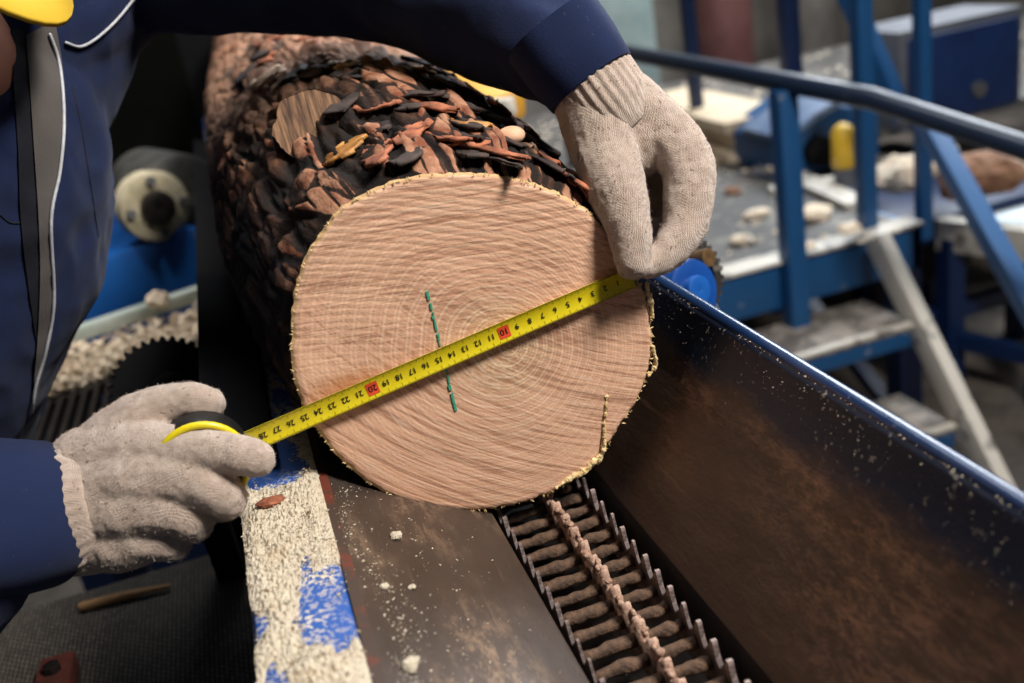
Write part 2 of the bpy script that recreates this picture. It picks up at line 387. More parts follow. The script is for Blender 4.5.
fs = []
for j in range(NY-1):
    for i in range(NT):
        k = (i+1) % NT; fs.append((j*NT+i, j*NT+k, (j+1)*NT+k, (j+1)*NT+i))
fs.append(tuple(range((NY-1)*NT, NY*NT)))
mb = MB(); mb.v = [V(q) for q in bm_v]; mb.f = fs
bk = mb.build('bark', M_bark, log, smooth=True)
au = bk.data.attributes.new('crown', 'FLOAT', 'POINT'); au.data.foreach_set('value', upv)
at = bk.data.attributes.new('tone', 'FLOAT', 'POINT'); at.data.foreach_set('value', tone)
# sawn face, a polar grid about the pith
rP = polar(outl, (PITH.x, PITH.z), NT); NR = 44; vs = []; fc = []; att = []
for j in range(NR+1):
    sft = (j/NR)**.85
    for i in range(NT):
        a = 2*PI*i/NT; rr = rP[i]*sft
        if j >= NR-1: rr += .0016*noise.noise(V((math.cos(a)*28, math.sin(a)*28, j*.3)))
        yy = -.0008*noise.noise(V((rr*math.cos(a)*30, rr*math.sin(a)*30, 2))) + (.0022 if j == NR else 0)
        vs.append((PITH.x+rr*math.cos(a), yy-.001, PITH.z+rr*math.sin(a))); att.append(sft)
for j in range(NR):
    for i in range(NT):
        k = (i+1) % NT; fc.append((j*NT+i, (j+1)*NT+i, (j+1)*NT+k, j*NT+k))
me = bpy.data.meshes.new('cut'); me.from_pydata(vs, [], fc)
at = me.attributes.new('ring', 'FLOAT', 'POINT'); at.data.foreach_set('value', att)
face = link('sawn_end', me, M_cut, log, True)
# torn fibres around the sawn edge
M_fib = plain('torn_pale_fibre', L(204, 172, 116), L(236, 212, 160), 160, .9, bump=1.0)
mb = MB()
for q in range(330):
    i = random.randrange(NT); a = 2*PI*i/NT
    if random.random() < .45 and 0.9 < a < 5.4 and not (2.0 < a < 4.4): continue
    c = V((PITH.x+rP[i]*math.cos(a), random.uniform(-.002, .001), PITH.z+rP[i]*math.sin(a)))
    rd = V((math.cos(a), 0, math.sin(a))); tg = V((-math.sin(a), 0, math.cos(a)))
    ln = random.uniform(.0004, .0016) * (1.7 if (a < .5 or a > 5.6) and random.random() < .2 else 1)
    tip = c+rd*ln+tg*random.uniform(-.002, .002)+V((0, random.uniform(-.0015, .0015), 0)); wd = random.uniform(.0003, .001)
    mb.add([c-rd*.001-tg*wd, c-rd*.001+tg*wd, c-rd*.001+V((0, -.0008, 0)), tip], [(0,1,2), (0,2,3), (1,3,2), (0,3,1)])
tag(mb.build('torn_fibre', M_fib, log), 'pale torn fibre fringe', kind='stuff')
# the long torn sliver at the lower right edge and the crack above it
for path, r in (([(606,396),(604,420),(603,446),(598,462)], (.0007,.0012,.002,.001)), ([(598,455),(585,468),(568,478),(556,486)], (.0012,.0026,.0020,.0006)), ([(646,282),(650,300),(652,316)], (.001,.0022,.001)), ([(652,345),(655,362),(648,374)], (.001,.002,.001))):
    pts = [onY(x, yy)+V((0, -.0015, 0)) for x, yy in path]
    me = MB().tube(pts, r, 10, 14).mesh(); displace(me, lambda c, n: .0016*noise.noise(c*260)+.0008*noise.noise(c*700)); tag(link('wood_sliver', me, M_fib, log), 'pale torn sliver')
M_crk = plain('dark_crack_wood', L(120, 78, 50), L(146, 100, 66), 90, .9)
MB().tube([onY(608, 392)+V((0,-.001,0)), onY(606, 410)+V((0,-.001,0)), onY(601, 440)+V((0,-.001,0)), onY(599, 458)+V((0,-.001,0))], (.0003, .0008, .001, .0004), 6, 3).build('crack', M_crk, log)
# green dashed paint stroke
M_green = plain('green_marker', L(44, 150, 118), L(70, 176, 140), 300, .6)
mb = MB(); A0, A1 = V((427, 290)), V((455, 410))
t = 0.0
while t < 1:
    ln = random.uniform(.02, .09); t1 = min(1, t+ln)
    for s0, s1 in ((t, t1),):
        p0 = A0.lerp(A1, s0); p1 = A0.lerp(A1, s1); j = random.uniform(-.6, .6)
        a, b = onY(p0.x+j, p0.y), onY(p1.x+j, p1.y); wd = random.uniform(.0004, .0010)
        mb.add([a+V((-wd, -.0019, 0)), a+V((wd, -.0019, 0)), b+V((wd, -.0019, 0)), b+V((-wd, -.0019, 0)), a+V((-wd, -.0012, 0)), a+V((wd, -.0012, 0)), b+V((wd, -.0012, 0)), b+V((-wd, -.0012, 0))],
               [(0,1,2,3), (4,7,6,5), (0,4,5,1), (1,5,6,2), (2,6,7,3), (3,7,4,0)])
    t = t1+random.uniform(.004, .03)
tag(mb.build('paint_stroke', M_green, log), 'green dashed marker stroke')
# sawn branch stub on the upper left of the log
from mathutils.bvhtree import BVHTree
def hit(obj, x, y):
    bm = bmesh.new(); bm.from_mesh(obj.data); bmesh.ops.translate(bm, vec=WL[obj.name], verts=bm.verts); t = BVHTree.FromBMesh(bm); bm.free()
    d_ = (P(x, y, 1)-CAM).normalized(); h = t.ray_cast(CAM, d_); return h[0]
barko = bpy.data.objects['bark']; sax = (V((-.10, -.80, .58))).normalized(); sc0 = hit(barko, 312, 128)+V((0, -.012, .004))
u = sax.orthogonal().normalized(); vv = sax.cross(u)
mb = MB(); nb = 64
rings = [(-.13, 1.5), (-.06, 1.16), (-.02, 1.03), (0, 1.0)]; vs = []
for off, k in rings:
    for i in range(nb):
        a = 2*PI*i/nb; rr = .0295*k*(1+.10*noise.noise(V((math.cos(a)*2, math.sin(a)*2, off*8)))+.04*noise.noise(V((math.cos(a)*9, math.sin(a)*9, off*20))))
        vs.append(sc0+sax*off+(u*math.cos(a)+vv*math.sin(a))*rr)
fs = [(j*nb+i, j*nb+(i+1) % nb, (j+1)*nb+(i+1) % nb, (j+1)*nb+i) for j in range(3) for i in range(nb)]
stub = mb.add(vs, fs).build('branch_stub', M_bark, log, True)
s = N('weathered_stub_wood'); vz = s.map((240, 30, 14), (0, .3, 0)); c = s.ramp(s.noise(1.2, 4, .6, vz), [(.36, L(62, 42, 30)), (.5, L(112, 82, 58)), (.66, L(150, 114, 82))])
M_stub = s.out(c, .8, 0, s.bump(s.noise(1.5, 4, .6, vz), .5, .001))
mb = MB(); mb.add([p-sax*.0005 for p in vs[3*nb:]], [tuple(range(nb))])
tag(mb.build('stub_face', M_stub, stub), 'brown weathered cut face of the branch stub')
M_leaf = plain('green_lichen', L(60, 92, 48), L(96, 128, 70), 80, .8)
# loose bark flakes, resin lumps on top
M_fl = [plain('orange_bark_flake', L(88, 46, 30), L(184, 112, 78), 60, .8), plain('dark_bark_flake', L(30, 22, 20), L(72, 58, 52), 40, .8), plain('pale_bark_flake', L(150, 112, 84), L(222, 190, 160), 60, .8), plain('resin_flake', L(120, 70, 34), L(206, 150, 76), 60, .5)]
def surf(a, y):
    cx, cz, r = lerpY(y); k = min(1, y/.16); i = int(a/(2*PI)*NT) % NT; rr = rO[i]*(1-k)+r*k+.011*min(1, y/.035)
    return V((cx+rr*math.cos(a), y, cz+rr*math.sin(a))), V((math.cos(a), 0, math.sin(a)))
nfl = [0]
def flake(a, y, ln, wd, mt, lift=.006, tilt=.3):
    c, nr = surf(a, y); tg = V((-nr.z, 0, nr.x)); ax = (V((0, 1, 0))+tg*random.uniform(-.8, .8)).normalized(); sd = nr.cross(ax).normalized()
    vs = []; nu, nv = 15, 8
    ph = random.random()*9
    for s_ in (0, 1):
        for i in range(nu):
            for j in range(nv):
                uu = i/(nu-1)*2-1; w_ = j/(nv-1)*2-1
                prof = (1-abs(uu)**3.5)*.8+.2+.25*noise.noise(V((uu*7, ph, 0)))
                q = c+ax*uu*ln/2+sd*w_*wd/2*prof*(1+.8*noise.noise(V((uu*3+ph, w_*2, ph))))
                hgt = lift*(.5+.8*noise.noise(V((uu*1.6+ph, w_*1.6, ph))))-.35*lift*w_*w_+uu*uu*lift*tilt - s_*.002
                vs.append(q+nr*hgt)
    fs = []; K = nu*nv
    for i in range(nu-1):
        for j in range(nv-1):
            a0 = i*nv+j; fs += [(a0, a0+1, a0+nv+1, a0+nv), (K+a0, K+a0+nv, K+a0+nv+1, K+a0+1)]
    for i in range(nu-1):
        a0 = i*nv; fs += [(a0, a0+nv, K+a0+nv, K+a0), (a0+nv-1, K+a0+nv-1, K+a0+2*nv-1, a0+2*nv-1)]
    for j in range(nv-1):
        fs += [(j, K+j, K+j+1, j+1), ((nu-1)*nv+j, (nu-1)*nv+j+1, K+(nu-1)*nv+j+1, K+(nu-1)*nv+j)]
    mb = MB(); mb.add(vs, fs); mb.build('bark_flake', mt, log, True); nfl[0] += 1
for q in range(74):
    a = random.gauss(1.15, .42); y = random.uniform(.015, .14) if q % 2 else random.uniform(.12, .75)
    if not .2 < a < 2.1: continue
    mt = M_fl[random.choices((0, 1, 2, 3), (3.5, 7, 1.0, .5))[0]]
    k = 1+y; flake(a, y, random.uniform(.022, .070)*k, random.uniform(.012, .030)*k, mt, random.uniform(.002, .005))
mb = MB().ball(surf(1.02, .06)[0]+V((0,0,.004)), (.011, .010, .007)); mb.build('bark_knob', plain('pinkish_knob', L(214, 160, 124), L(232, 188, 156), 50, .7), log, True)

# ------------------------------------------------------------------ trough and chain conveyor
Y0, Y1 = -1.0, 2.3
tr = root('log_trough', (0, .6, FZ), 'long navy and brown steel trough with sloping sides carrying the log', 'conveyor')
tube_r = [(.083, -.152), (.152, -.080), (.172, -.040), (.1755, -.031), (.1800, -.0275), (.186, -.030), (.1885, -.037), (.188, -.06), (.165, -.095), (.100, -.165)]
MB().prism(tube_r, Y0, Y1).build('right_side_plate', M_right, tr, bevel=.0015)
M_lip = painted('glossy_navy_rim', L(18, 40, 74), L(96, 104, 112), .66, 50, .22)
MB().tube([(.1835, Y0, -.0305), (.1835, .6, -.0305), (.1835, Y1, -.0305)], .0060, 16).build('rim_lip', M_lip, tr, True)
MB().prism([(-.124, -.0735), (-.012, -.1405), (-.012, -.150), (-.124, -.083)], Y0, Y1).build('left_side_plate', M_left, tr, bevel=.001)
M_rail = painted('chipped_blue_rail', L(32, 78, 150), L(18, 20, 30), .60, 30, .5, L(220, 208, 186), 330, .50)
MB().prism([(-.185, -.078), (-.182, -.0715), (-.176, -.069), (-.136, -.0705), (-.131, -.0715), (-.1285, -.075), (-.1285, -.16), (-.185, -.16)], Y0, Y1).build('left_rail', M_rail, tr, bevel=.001)
M_red = painted('rusty_red_paint', L(92, 42, 28), L(62, 48, 40), .46, 22, .6)
MB().prism([(-.1285, -.0722), (-.1220, -.0741), (-.1220, -.083), (-.1285, -.083)], Y0, Y1).build('red_edge_strip', M_red, tr)
MB().box((-.014, Y0, -.205), (.088, Y1, -.195)).build('channel_floor', dark_steel, tr)
MB().box((-.020, Y0, -.205), (-.013, Y1, -.149)).build('channel_wall', dark_steel, tr)
MB().box((.084, Y0, -.205), (.090, Y1, -.152)).build('channel_wall', dark_steel, tr)
for yy in (-.8, 1.0, 2.1):
    for x0, x1, top in ((-.18, -.135, -.16), (.10, .15, -.16)):
        MB().box((x0, yy, FZ), (x1, yy+.06, top)).build('leg', blue_d, tr)
    MB().box((-.18, yy, -.26), (.15, yy+.06, -.205)).build('cross_beam', blue_d, tr)
# chain
M_link = painted('sawdusty_chain_steel', L(62, 46, 38), L(122, 96, 80), .52, 60, .7, L(150, 116, 92), 240, .55)
M_linkc = plain('sawdust_caked_steel', L(140, 106, 88), L(206, 174, 152), 90, .85, bump=1.0, bd=.003)
M_tooth = painted('worn_tooth_steel', L(84, 72, 70), L(150, 134, 128), .5, 60, .5)
M_roll = plain('sawdusty_roller', L(52, 37, 28), L(108, 82, 62), 110, .85, bump=.9, bd=.002)
ch = root('conveyor_chain', (.034, 0, -.19), 'brown toothed conveyor chain caked with sawdust running along the trough bottom', 'chain')
pitch = .0195
def tooth(x, y, top, th, hgt, ln, cake=0):
    mb = MB(); prof = [(0, -.030), (0, -.006), (ln*.15, -.002), (ln*.30, hgt), (ln*.42, hgt), (ln*.75, -.003), (ln*1.05, -.008), (ln*1.05, -.030)]
    n = len(prof); jj = [random.uniform(-.0006, .0006) for _ in range(4)]
    vs = [(x-th/2+jj[0], y+a, top+b) for a, b in prof]+[(x+th/2+jj[1], y+a, top+b) for a, b in prof]
    mb.add(vs, [tuple(range(n)), tuple(range(n, 2*n))[::-1]]+[(i, n+i, n+(i+1) % n, (i+1) % n) for i in range(n)])
    return mb
k = 0; y = -.56
tproto = {}
while y < .10:
    for x, th, hg, mt in ((-.0050, .0026, .006, M_tooth), (.0355, .0056, .0045, M_linkc), (.0660, .0026, .008, M_tooth)):
        mb = tooth(x, y, -.147 if x < .06 else -.1490, th, hg, pitch)
        if th > .004:
            for b in range(5):
                mb.ball((x+random.uniform(-.0025, .0025), y+random.uniform(0, pitch), -.149+random.uniform(-.002, .004)), (random.uniform(.0018, .0036), random.uniform(.002, .0045), random.uniform(.0015, .003)), 8)
        mb.build('link_plate', mt, ch, smooth=th > .004)
    for xa, xb in ((-.003, .0325), (.0385, .0645)):
        mb = MB(); p = pitch*.55
        mb.tube([(xa+(xb-xa)*z_/6, y+p+random.uniform(-.0006, .0006), -.159+random.uniform(-.0006, .0006)) for z_ in range(7)], [random.uniform(.0034, .0050) for _ in range(7)], 10, cap=False)
        mb.build('roller', M_roll, ch, True)
    y += pitch; k += 1
# ------------------------------------------------------------------ sawdust
s = N('sawdust'); c = s.mix(s.noise(260, 4, .7), L(176, 162, 138), L(232, 222, 202)); c = s.mix(s.ramp(s.noise(190, 3, .7), [(.57, 0.0), (.64, .8)]), c, L(120, 92, 60)); c = s.mix(s.ramp(s.noise(30, 4, .7), [(.54, 0.0), (.7, .6)]), c, L(176, 148, 108))
M_saw = s.out(c, .95, 0, s.bump(s.noise(520, 4), .9, .002), .2)
BP = [onZ(322, 612, -.07), onZ(272, 552, -.07)]
def cover(x, y):
    u_ = (x+.1565)/.0285; e = 1-abs(u_)**3
    n_ = noise.fractal(V((x*34, y*15, 1.7)), 1, 2, 5)
    dens = .42 + 1.15*n_ + (.35 if -.09 < y < .005 else 0)
    if -.36 < y < -.02: dens += .08
    if y > .0: dens -= .25*min(1, y/.03)*3
    bl = math.exp(-(((x-BP[0].x)/.012)**2+((y-BP[0].y)/.028)**2))*2.0 + math.exp(-(((x-BP[1].x)/.008)**2+((y-BP[1].y)/.012)**2))*1.4 + math.exp(-(((x+.176)/.010)**2+((y+.150)/.016)**2))*1.1+math.exp(-(((x+.135)/.012)**2+((y+.30)/.05)**2))*.9
    return dens*e - bl*.8 - (.6 if e < 0 else 0)
nx, ny = 110, 620; gy0, gy1 = -.62, .9; vs = []; keep = []
for j in range(ny):
    yy = gy0+(gy1-gy0)*j/(ny-1)
    for i in range(nx):
        xx = -.184+.062*i/(nx-1); d_ = cover(xx, yy)
        h = min(.0052, max(0, d_)*.008)*(1+.5*noise.noise(V((xx*420, yy*420, 3))))+.0012*noise.noise(V((xx*900, yy*900, 1)))
        vs.append((xx, yy, -.0712+h+(0.0002 if d_ > 0 else -.004))); keep.append(d_ > 0)
fs = []
for j in range(ny-1):
    for i in range(nx-1):
        q = (j*nx+i, j*nx+i+1, (j+1)*nx+i+1, (j+1)*nx+i)
        if sum(keep[z] for z in q) >= 3: fs.append(q)
mb = MB(); used = sorted(set(z for f in fs for z in f)); idx = {z: i for i, z in enumerate(used)}
mb.v = [V(vs[z]) for z in used]; mb.f = [tuple(idx[z] for z in f) for f in fs]
def chipmesh(mb, c, s_):
    a = [V((random.uniform(-1, 1), random.uniform(-1, 1), random.uniform(-.5, .5)))*s_ for _ in range(4)]
    mb.add([V(c)+q for q in a], [(0,1,2), (0,2,3), (0,3,1), (1,3,2)])
def zt(x):     # height of the trough surface at x
    if x < -.1285: return -.0705
    if x < -.012: return -.0735+(x+.124)/.112*(-.067)
    if x < .083: return -.152
    return -.152+(x-.083)/.069*.072 if x < .152 else -.080+(x-.152)/.02*.04
for q in range(9000):
    yy = random.uniform(-.5, .12)
    xx = random.gauss(-.154, .015)
    if cover(xx, yy) < -.28*random.random(): continue
    if not -.184 < xx < -.124: continue
    chipmesh(mb, (xx, yy, -.0695+random.uniform(0, .0045)*(cover(xx, yy) > 0)), random.uniform(.0005, .0016))
sd = mb.build('sawdust', M_saw); tag(sd, 'pale sawdust heaped on the blue left rail of the trough', 'sawdust', kind='stuff')
mb = MB()
for q in range(1500):
    yy = random.uniform(-.45, .0)
    r_ = random.random()
    if r_ < .65: xx = random.gauss(-.110+.02*noise.noise(V((yy*9, 0, 0))), .006)
    elif r_ < .8: xx = random.uniform(-.12, -.02)
    else: xx = -.082+.012*random.gauss(0, 1)
    if not -.124 < xx < -.014: continue
    chipmesh(mb, (xx, yy, zt(xx)+.0003), random.choice((.0004, .0006, .0009, .0013)))
tag(mb.build('sawdust_specks', M_saw), 'white sawdust specks scattered over the brown left plate', 'sawdust', kind='stuff')
mb = MB()
for q in range(2600):
    yy = random.uniform(-.5, .9); tt = random.random()**.7; xx = .176+.009*random.random() if random.random() < .35 else random.gauss(.172, .006)
    if xx > .188 or noise.noise(V((xx*60, yy*11, 4))) < -.05: continue
    z_ = zt(xx) if xx < .172 else (-.040+(xx-.172)/.0035*.009 if xx < .1755 else -.0283)
    chipmesh(mb, (xx, yy, z_+.0003), random.choice((.0004, .0005, .0007, .001)))
tag(mb.build('sawdust_specks', M_saw), 'white sawdust specks along the right rim of the trough', 'sawdust', kind='stuff')
def chunk(name, c, s_, mat, label, cat, grp=None, rot=0):
    mb = MB(); mb.ball((0, 0, 0), s_, 14, Matrix.Rotation(rot, 3, 'Z')); me = mb.mesh()
    sd_ = random.random()*50
    for v in me.vertices:
        q = v.co/max(s_)*1.3; v.co *= 1+.45*noise.noise(q+V((sd_, 0, 0)))+.2*noise.noise(q*3+V((sd_, 0, 0)))
        v.co += V(c)
    return tag(link(name, me, mat), label, cat, grp)
c = onZ(271, 500, -.064); chunk('bark_chip', c, (.010, .0055, .0030), M_fl[0], 'reddish bark chip lying on sawdust beside the tape measure hand', 'bark chip', rot=.1)
for (px, py, s_, lb) in ((397, 538, .0036, 'white wood crumb on the brown plate just below the log'), (385, 588, .0024, 'white wood crumb on the brown plate beside the red edge'), (412, 588, .0018, 'small white wood crumb on the brown plate, right of the others'), (411, 668, .0044, 'white wood crumb at the near end of the brown plate')):
    w_ = onZ(px, py, -.1); z_ = -.1
    for _ in range(8): z_ = zt(w_.x); w_ = onZ(px, py, z_)
    chunk('wood_crumb', w_+V((0, 0, s_*.55)), (s_*1.3, s_, s_*.8), M_saw, lb, 'wood crumb', rot=random.random())

# ------------------------------------------------------------------ tape measure
M_tape = plain('yellow_tape_lacquer', L(216, 196, 24), L(226, 206, 36), 90, .32, bump=.05)
M_ink = plain('black_ink', L(14, 14, 14), L(24, 24, 22), 50, .5)
M_redink = plain('red_ink', L(222, 72, 40), L(230, 84, 46), 50, .5)
tm = root('tape_measure', P(212, 452, .672), 'yellow tape measure with black case stretched across the sawn log end', 'tape measure')
E0 = V((.1215, -.0052, .0182)); E1 = V((-.1665, -.0052, -.0256)); DX = (E0-E1).normalized(); NU = V((-DX.z, 0, DX.x)); FR = V((0, -1, 0))
zero = V((.1187, -.0052, .0178)); W2 = .0082
def tp(s_, v_, off=0):                # s cm from zero along the blade to the left, v across (up +)
    b = zero-DX*(s_*.01*.9935); k = v_/W2
    return b+NU*v_+FR*(-.0022*(1-k*k)*.0+.0016*(k*k)+off)
mb = MB(); ns, nv = 60, 12; vs = []
for sgn in (0, 1):
    for i in range(ns+1):
        for j in range(nv+1): vs.append(tp(-.35+31.5*i/ns, -W2+2*W2*j/nv, -.0003*sgn))
K = (ns+1)*(nv+1); fs = []
for i in range(ns):
    for j in range(nv):
        a0 = i*(nv+1)+j; fs += [(a0, a0+1, a0+nv+2, a0+nv+1), (K+a0, K+a0+nv+1, K+a0+nv+2, K+a0+1)]
for i in range(ns):
    for j in (0, nv):
        a0 = i*(nv+1)+j; fs.append((a0, a0+nv+1, K+a0+nv+1, K+a0))
blade = mb.add(vs, fs).build('blade', M_tape, tm, True)
mb = MB()
def patch(mb, s0, s1, v0, v1, off):
    n = 4; vs = []
    for i in range(n+1):
        v_ = v0+(v1-v0)*i/n; vs += [tp(s0, v_, off), tp(s1, v_, off)]
    mb.add(vs, [(2*i, 2*i+1, 2*i+3, 2*i+2) for i in range(n)])
for i in range(0, 296):
    ln = .0036 if i % 10 == 0 else (.0026 if i % 5 == 0 else .0015); s_ = i/10
    patch(mb, s_-.012, s_+.012, -W2, -W2+ln, .0002); patch(mb, s_-.012, s_+.012, W2-ln, W2, .0002)
patch(mb, -.3, 29.6, W2-.0005, W2, .00025)
tag(mb.build('graduation_marks', M_ink, blade), 'black millimetre marks')
def text_mesh(txt, size):
    cu = bpy.data.curves.new('t', 'FONT'); cu.body = txt; cu.size = size; cu.align_x = 'CENTER'; cu.align_y = 'CENTER'; cu.resolution_u = 3; cu.offset = .0001
    o = bpy.data.objects.new('t', cu); COL.objects.link(o); dg = bpy.context.evaluated_depsgraph_get()
    me = bpy.data.meshes.new_from_object(o.evaluated_get(dg)); bpy.data.objects.remove(o); return me
mb = MB(); mbr = MB(); mbb = MB()
for n_ in range(1, 29):
    me = text_mesh(str(n_), .0058 if n_ % 10 else .0064); tgt = mb if n_ % 10 else mbr
    # lettering reads from the hook end, so seen here it is upside down
    vs = [tp(n_+(v.co.x)*95+(.0), -(v.co.y), .00045) for v in me.vertices]
    vs = [tp(n_+v.co.x*100, -v.co.y+.0002, .00045) for v in me.vertices]
    tgt.add(vs, [tuple(p.vertices) for p in me.polygons])
    if n_ % 10 == 0: tag(mbr.build('decimetre_numeral', M_ink, blade), 'black %d on red' % n_); mbr = MB()
    if n_ % 10 == 0:
        mbb = MB(); patch(mbb, n_-.42, n_+.42, -.0046, .0046, .0003); tag(mbb.build('decimetre_patch', M_redink, blade), 'red patch behind the %d' % n_)
tag(mb.build('numerals', M_ink, blade), 'black centimetre numerals')
me = MB()
a, b = tp(-.3, W2*.9), tp(-.3, -W2*.9)
MB().bar(a, b, .0012, .004, (0, 1, 0)).build('end_hook', steel, tm)
# case held in the fist
cc = P(203, 457, .655); cx_ = DX; cy_ = FR; cz_ = NU
Mx = Matrix((cx_, cy_, cz_)).transposed()
mb = MB(); mb.tube([cc-FR*.013, cc-FR*.009, cc+FR*.009, cc+FR*.013], (.0265, .0295, .0295, .0265), 40, cap=False); mb.build('case', M_ink, tm, True)
mb = MB(); pts = []
for i in range(41):
    a = 2*PI*i/40; pts.append(cc+FR*.0125+(DX*math.cos(a)+NU*math.sin(a))*.0285)
mb.tube(pts, .0026, 10, cap=False); tag(mb.build('case_rim', M_tape, tm, True), 'yellow bumper rim of the case')

# ------------------------------------------------------------------ the worker
pr = root('person', (-.66, .30, FZ), 'worker in navy jacket, yellow hard hat and knitted gloves leaning over the log measuring it', 'person')
hip = V((-.72, .30, -.40)); belly = V((-.56, .30, -.16)); chest = V((-.375, .315, .10)); shl = V((-.20, .42, .30)); shr = V((-.52, .04, .17)); neck = V((-.345, .20, .315))
hd = V((-.312, .165, .396))
fd = V((.52, -.22, -.80)).normalized(); up_ = (V((.74, -.22, .60))-fd*V((.74, -.22, .60)).dot(fd)).normalized(); sd_ = fd.cross(up_)
HM = Matrix((sd_, fd, up_)).transposed()
axL = (P(640, 150, .722)-P(592, 84, .722)); axR = (P(140, 508, .725)-P(60, 517, .674))
el = P(385, -38, .86); wl = P(592, 84, .722)
er = P(-190, 622, .62); wr = P(60, 514, .674)
def body(k):       # k scales thickness
    mb = MB()
    mb.tube([hip, belly, chest, neck*.5+(shl+shr)*.25], [.115*k, .11*k, .135*k, .10*k], 24, 4, ell=1.25, updir=(.7, 0, -.7))
    mb.tube([shl, el, wl], [.055*k, .046*k, .026*k], 18, 5)
    mb.tube([shr, er, wr], [.055*k, .045*k, .026*k], 18, 5)
    mb.tube([shl, (shl+shr)/2+V((-.02, 0, .02)), shr], [.07*k, .09*k, .07*k], 18, 4)
    return mb
mb = body(.86)
mb.tube([(shl+shr)/2, neck, hd-up_*.05-fd*.02], [.07, .055, .055], 18, 4)
mb.ball(hd, (.072, .088, .10), 28, HM)
mb.tube([hd-up_*.055+fd*.03, hd-up_*.074+fd*.058], [.055, .030], 16)          # jaw
mb.tube([hd-up_*.005+fd*.086, hd-up_*.035+fd*.104], [.009, .014], 12)           # nose
for s_ in (-1, 1):
    mb.ball(hd+sd_*.073*s_-up_*.015, (.008, .020, .032), 12, HM)                # ear
    mb.ball(hd+sd_*.030*s_-up_*.02+fd*.074, (.018, .010, .014), 12, HM)
    h_ = hip+V((0, .095*s_, 0))
    mb.tube([h_, V((-.64, .30+.12*s_, -.86)), V((-.70, .30+.14*s_, FZ+.09))], [.082, .056, .042], 18, 4)
    mb.tube([V((-.72, .30+.14*s_, FZ+.05)), V((-.52, .30+.16*s_, FZ+.04))], [.042, .036], 14)
mb.tube([hd-up_*.066+fd*.088-sd_*.02, hd-up_*.066+fd*.092, hd-up_*.066+fd*.088+sd_*.02], [.005, .0075, .005], 10)   # lips
bodyo = link('body', remesh(mb, .006, 4), M_skin, pr, True)
for s_ in (-1, 1):
    e_ = MB().ball(hd+sd_*.030*s_-up_*.018+fd*.082, (.011, .008, .009), 14, HM).build('eye', plain('eye_white', L(220, 216, 210), L(230, 226, 220), 20, .2), bodyo, True)
# trousers and boots
mb = MB()
for s_ in (-1, 1):
    h_ = hip+V((0, .095*s_, 0)); mb.tube([h_, V((-.64, .30+.12*s_, -.86)), V((-.70, .30+.14*s_, FZ+.13))], [.098, .075, .068], 18, 4)
mb.ball(hip+V((-.01, 0, .02)), (.13, .18, .13), 24)
me = remesh(mb, .008, 4); displace(me, lambda c, n: .006*noise.noise(c*14)); link('trousers', me, M_trouser, pr, True)
for s_ in (-1, 1):
    mb = MB(); mb.tube([V((-.74, .30+.14*s_, FZ+.055)), V((-.62, .30+.15*s_, FZ+.058)), V((-.49, .30+.16*s_, FZ+.045))], [.052, .052, .042], 16, 3)
    mb.tube([V((-.705, .30+.14*s_, FZ+.06)), V((-.70, .30+.14*s_, FZ+.17))], [.052, .054], 16)
    link('boot', remesh(mb, .006, 3), black, pr, True)
# jacket: torso and sleeves in one skin
mb = MB()
mb.tube([hip+V((.02, 0, .06)), belly+V((-.03, 0, 0)), chest+V((-.01, 0, 0)), (chest+(shl+shr)/2)/2+V((.0, 0, .01))], [.15, .130, .138, .13], 28, 4, ell=1.20, updir=(.7, 0, -.7))
mb.tube([(shl+chest)/2+V((-.02,0,.03)), shl, P(250, -52, .88), el, P(505, 22, .79), wl+(el-wl).normalized()*.004], [.11, .082, .078, .070, .056, .0335], 24, 6)
mb.tube([(shl+shr)/2+V((-.03, 0, -.02)), (shl+shr)/2+V((.0, -.01, .045)), neck+V((.006, -.004, .0))], [.12, .092, .074], 24, 3)
mb.tube([chest+V((0, -.04, .0)), chest+V((.02, -.06, .10))], [.115, .085], 24, 3)
mb.tube([shr, (shr+er)/2, er, P(-60, 556, .63), wr-axR.normalized()*.060], [.085, .078, .070, .058, .0490], 24, 5)
mb.tube([shl, (shl+shr)/2+V((-.03, 0, .02)), shr], [.09, .105, .09], 18, 4)
me = remesh(mb, .0055, 5)
def fold(c, n):
    q = V((c.x*7, c.y*7, c.z*7)); return .010*noise.noise(q)+.006*noise.noise(q*2.3+V((0, c.x*4, 3)))-.004*abs(noise.noise(q*4))
displace(me, fold)
jk = link('jacket', me, M_jacket, pr, True)
def cuff(c, ax, r0, r1, ln, name='cuff', mat=M_jacket):      # turned sleeve end, hollow
    ax = ax.normalized(); u_ = ax.orthogonal().normalized(); v_ = ax.cross(u_); vs = []; n = 48
    prof = [(-ln, r0), (-ln*.5, (r0+r1)/2+.0012), (-.001, r1), (0, r1-.001), (-.001, r1-.003), (-ln, r0-.006)]
    for off, r in prof:
        for i in range(n):
            a = 2*PI*i/n; rr = r*(1+.03*math.sin(3*a)+.02*math.sin(5*a+1)); vs.append(c+ax*off+(u_*math.cos(a)+v_*math.sin(a))*rr)
    fs = [(j*n+i, j*n+(i+1) % n, (j+1)*n+(i+1) % n, (j+1)*n+i) for j in range(len(prof)-1) for i in range(n)]
    return MB().add(vs, fs).build(name, mat, jk, True)
M_seam = plain('dark_seam_thread', L(10, 12, 24), L(16, 18, 30), 60, .8)
cuff(wl+axL.normalized()*.000, axL, .0385, .0350, .05)
cuff(wr+axR.normalized()*-.010, axR, .0535, .0492, .07)
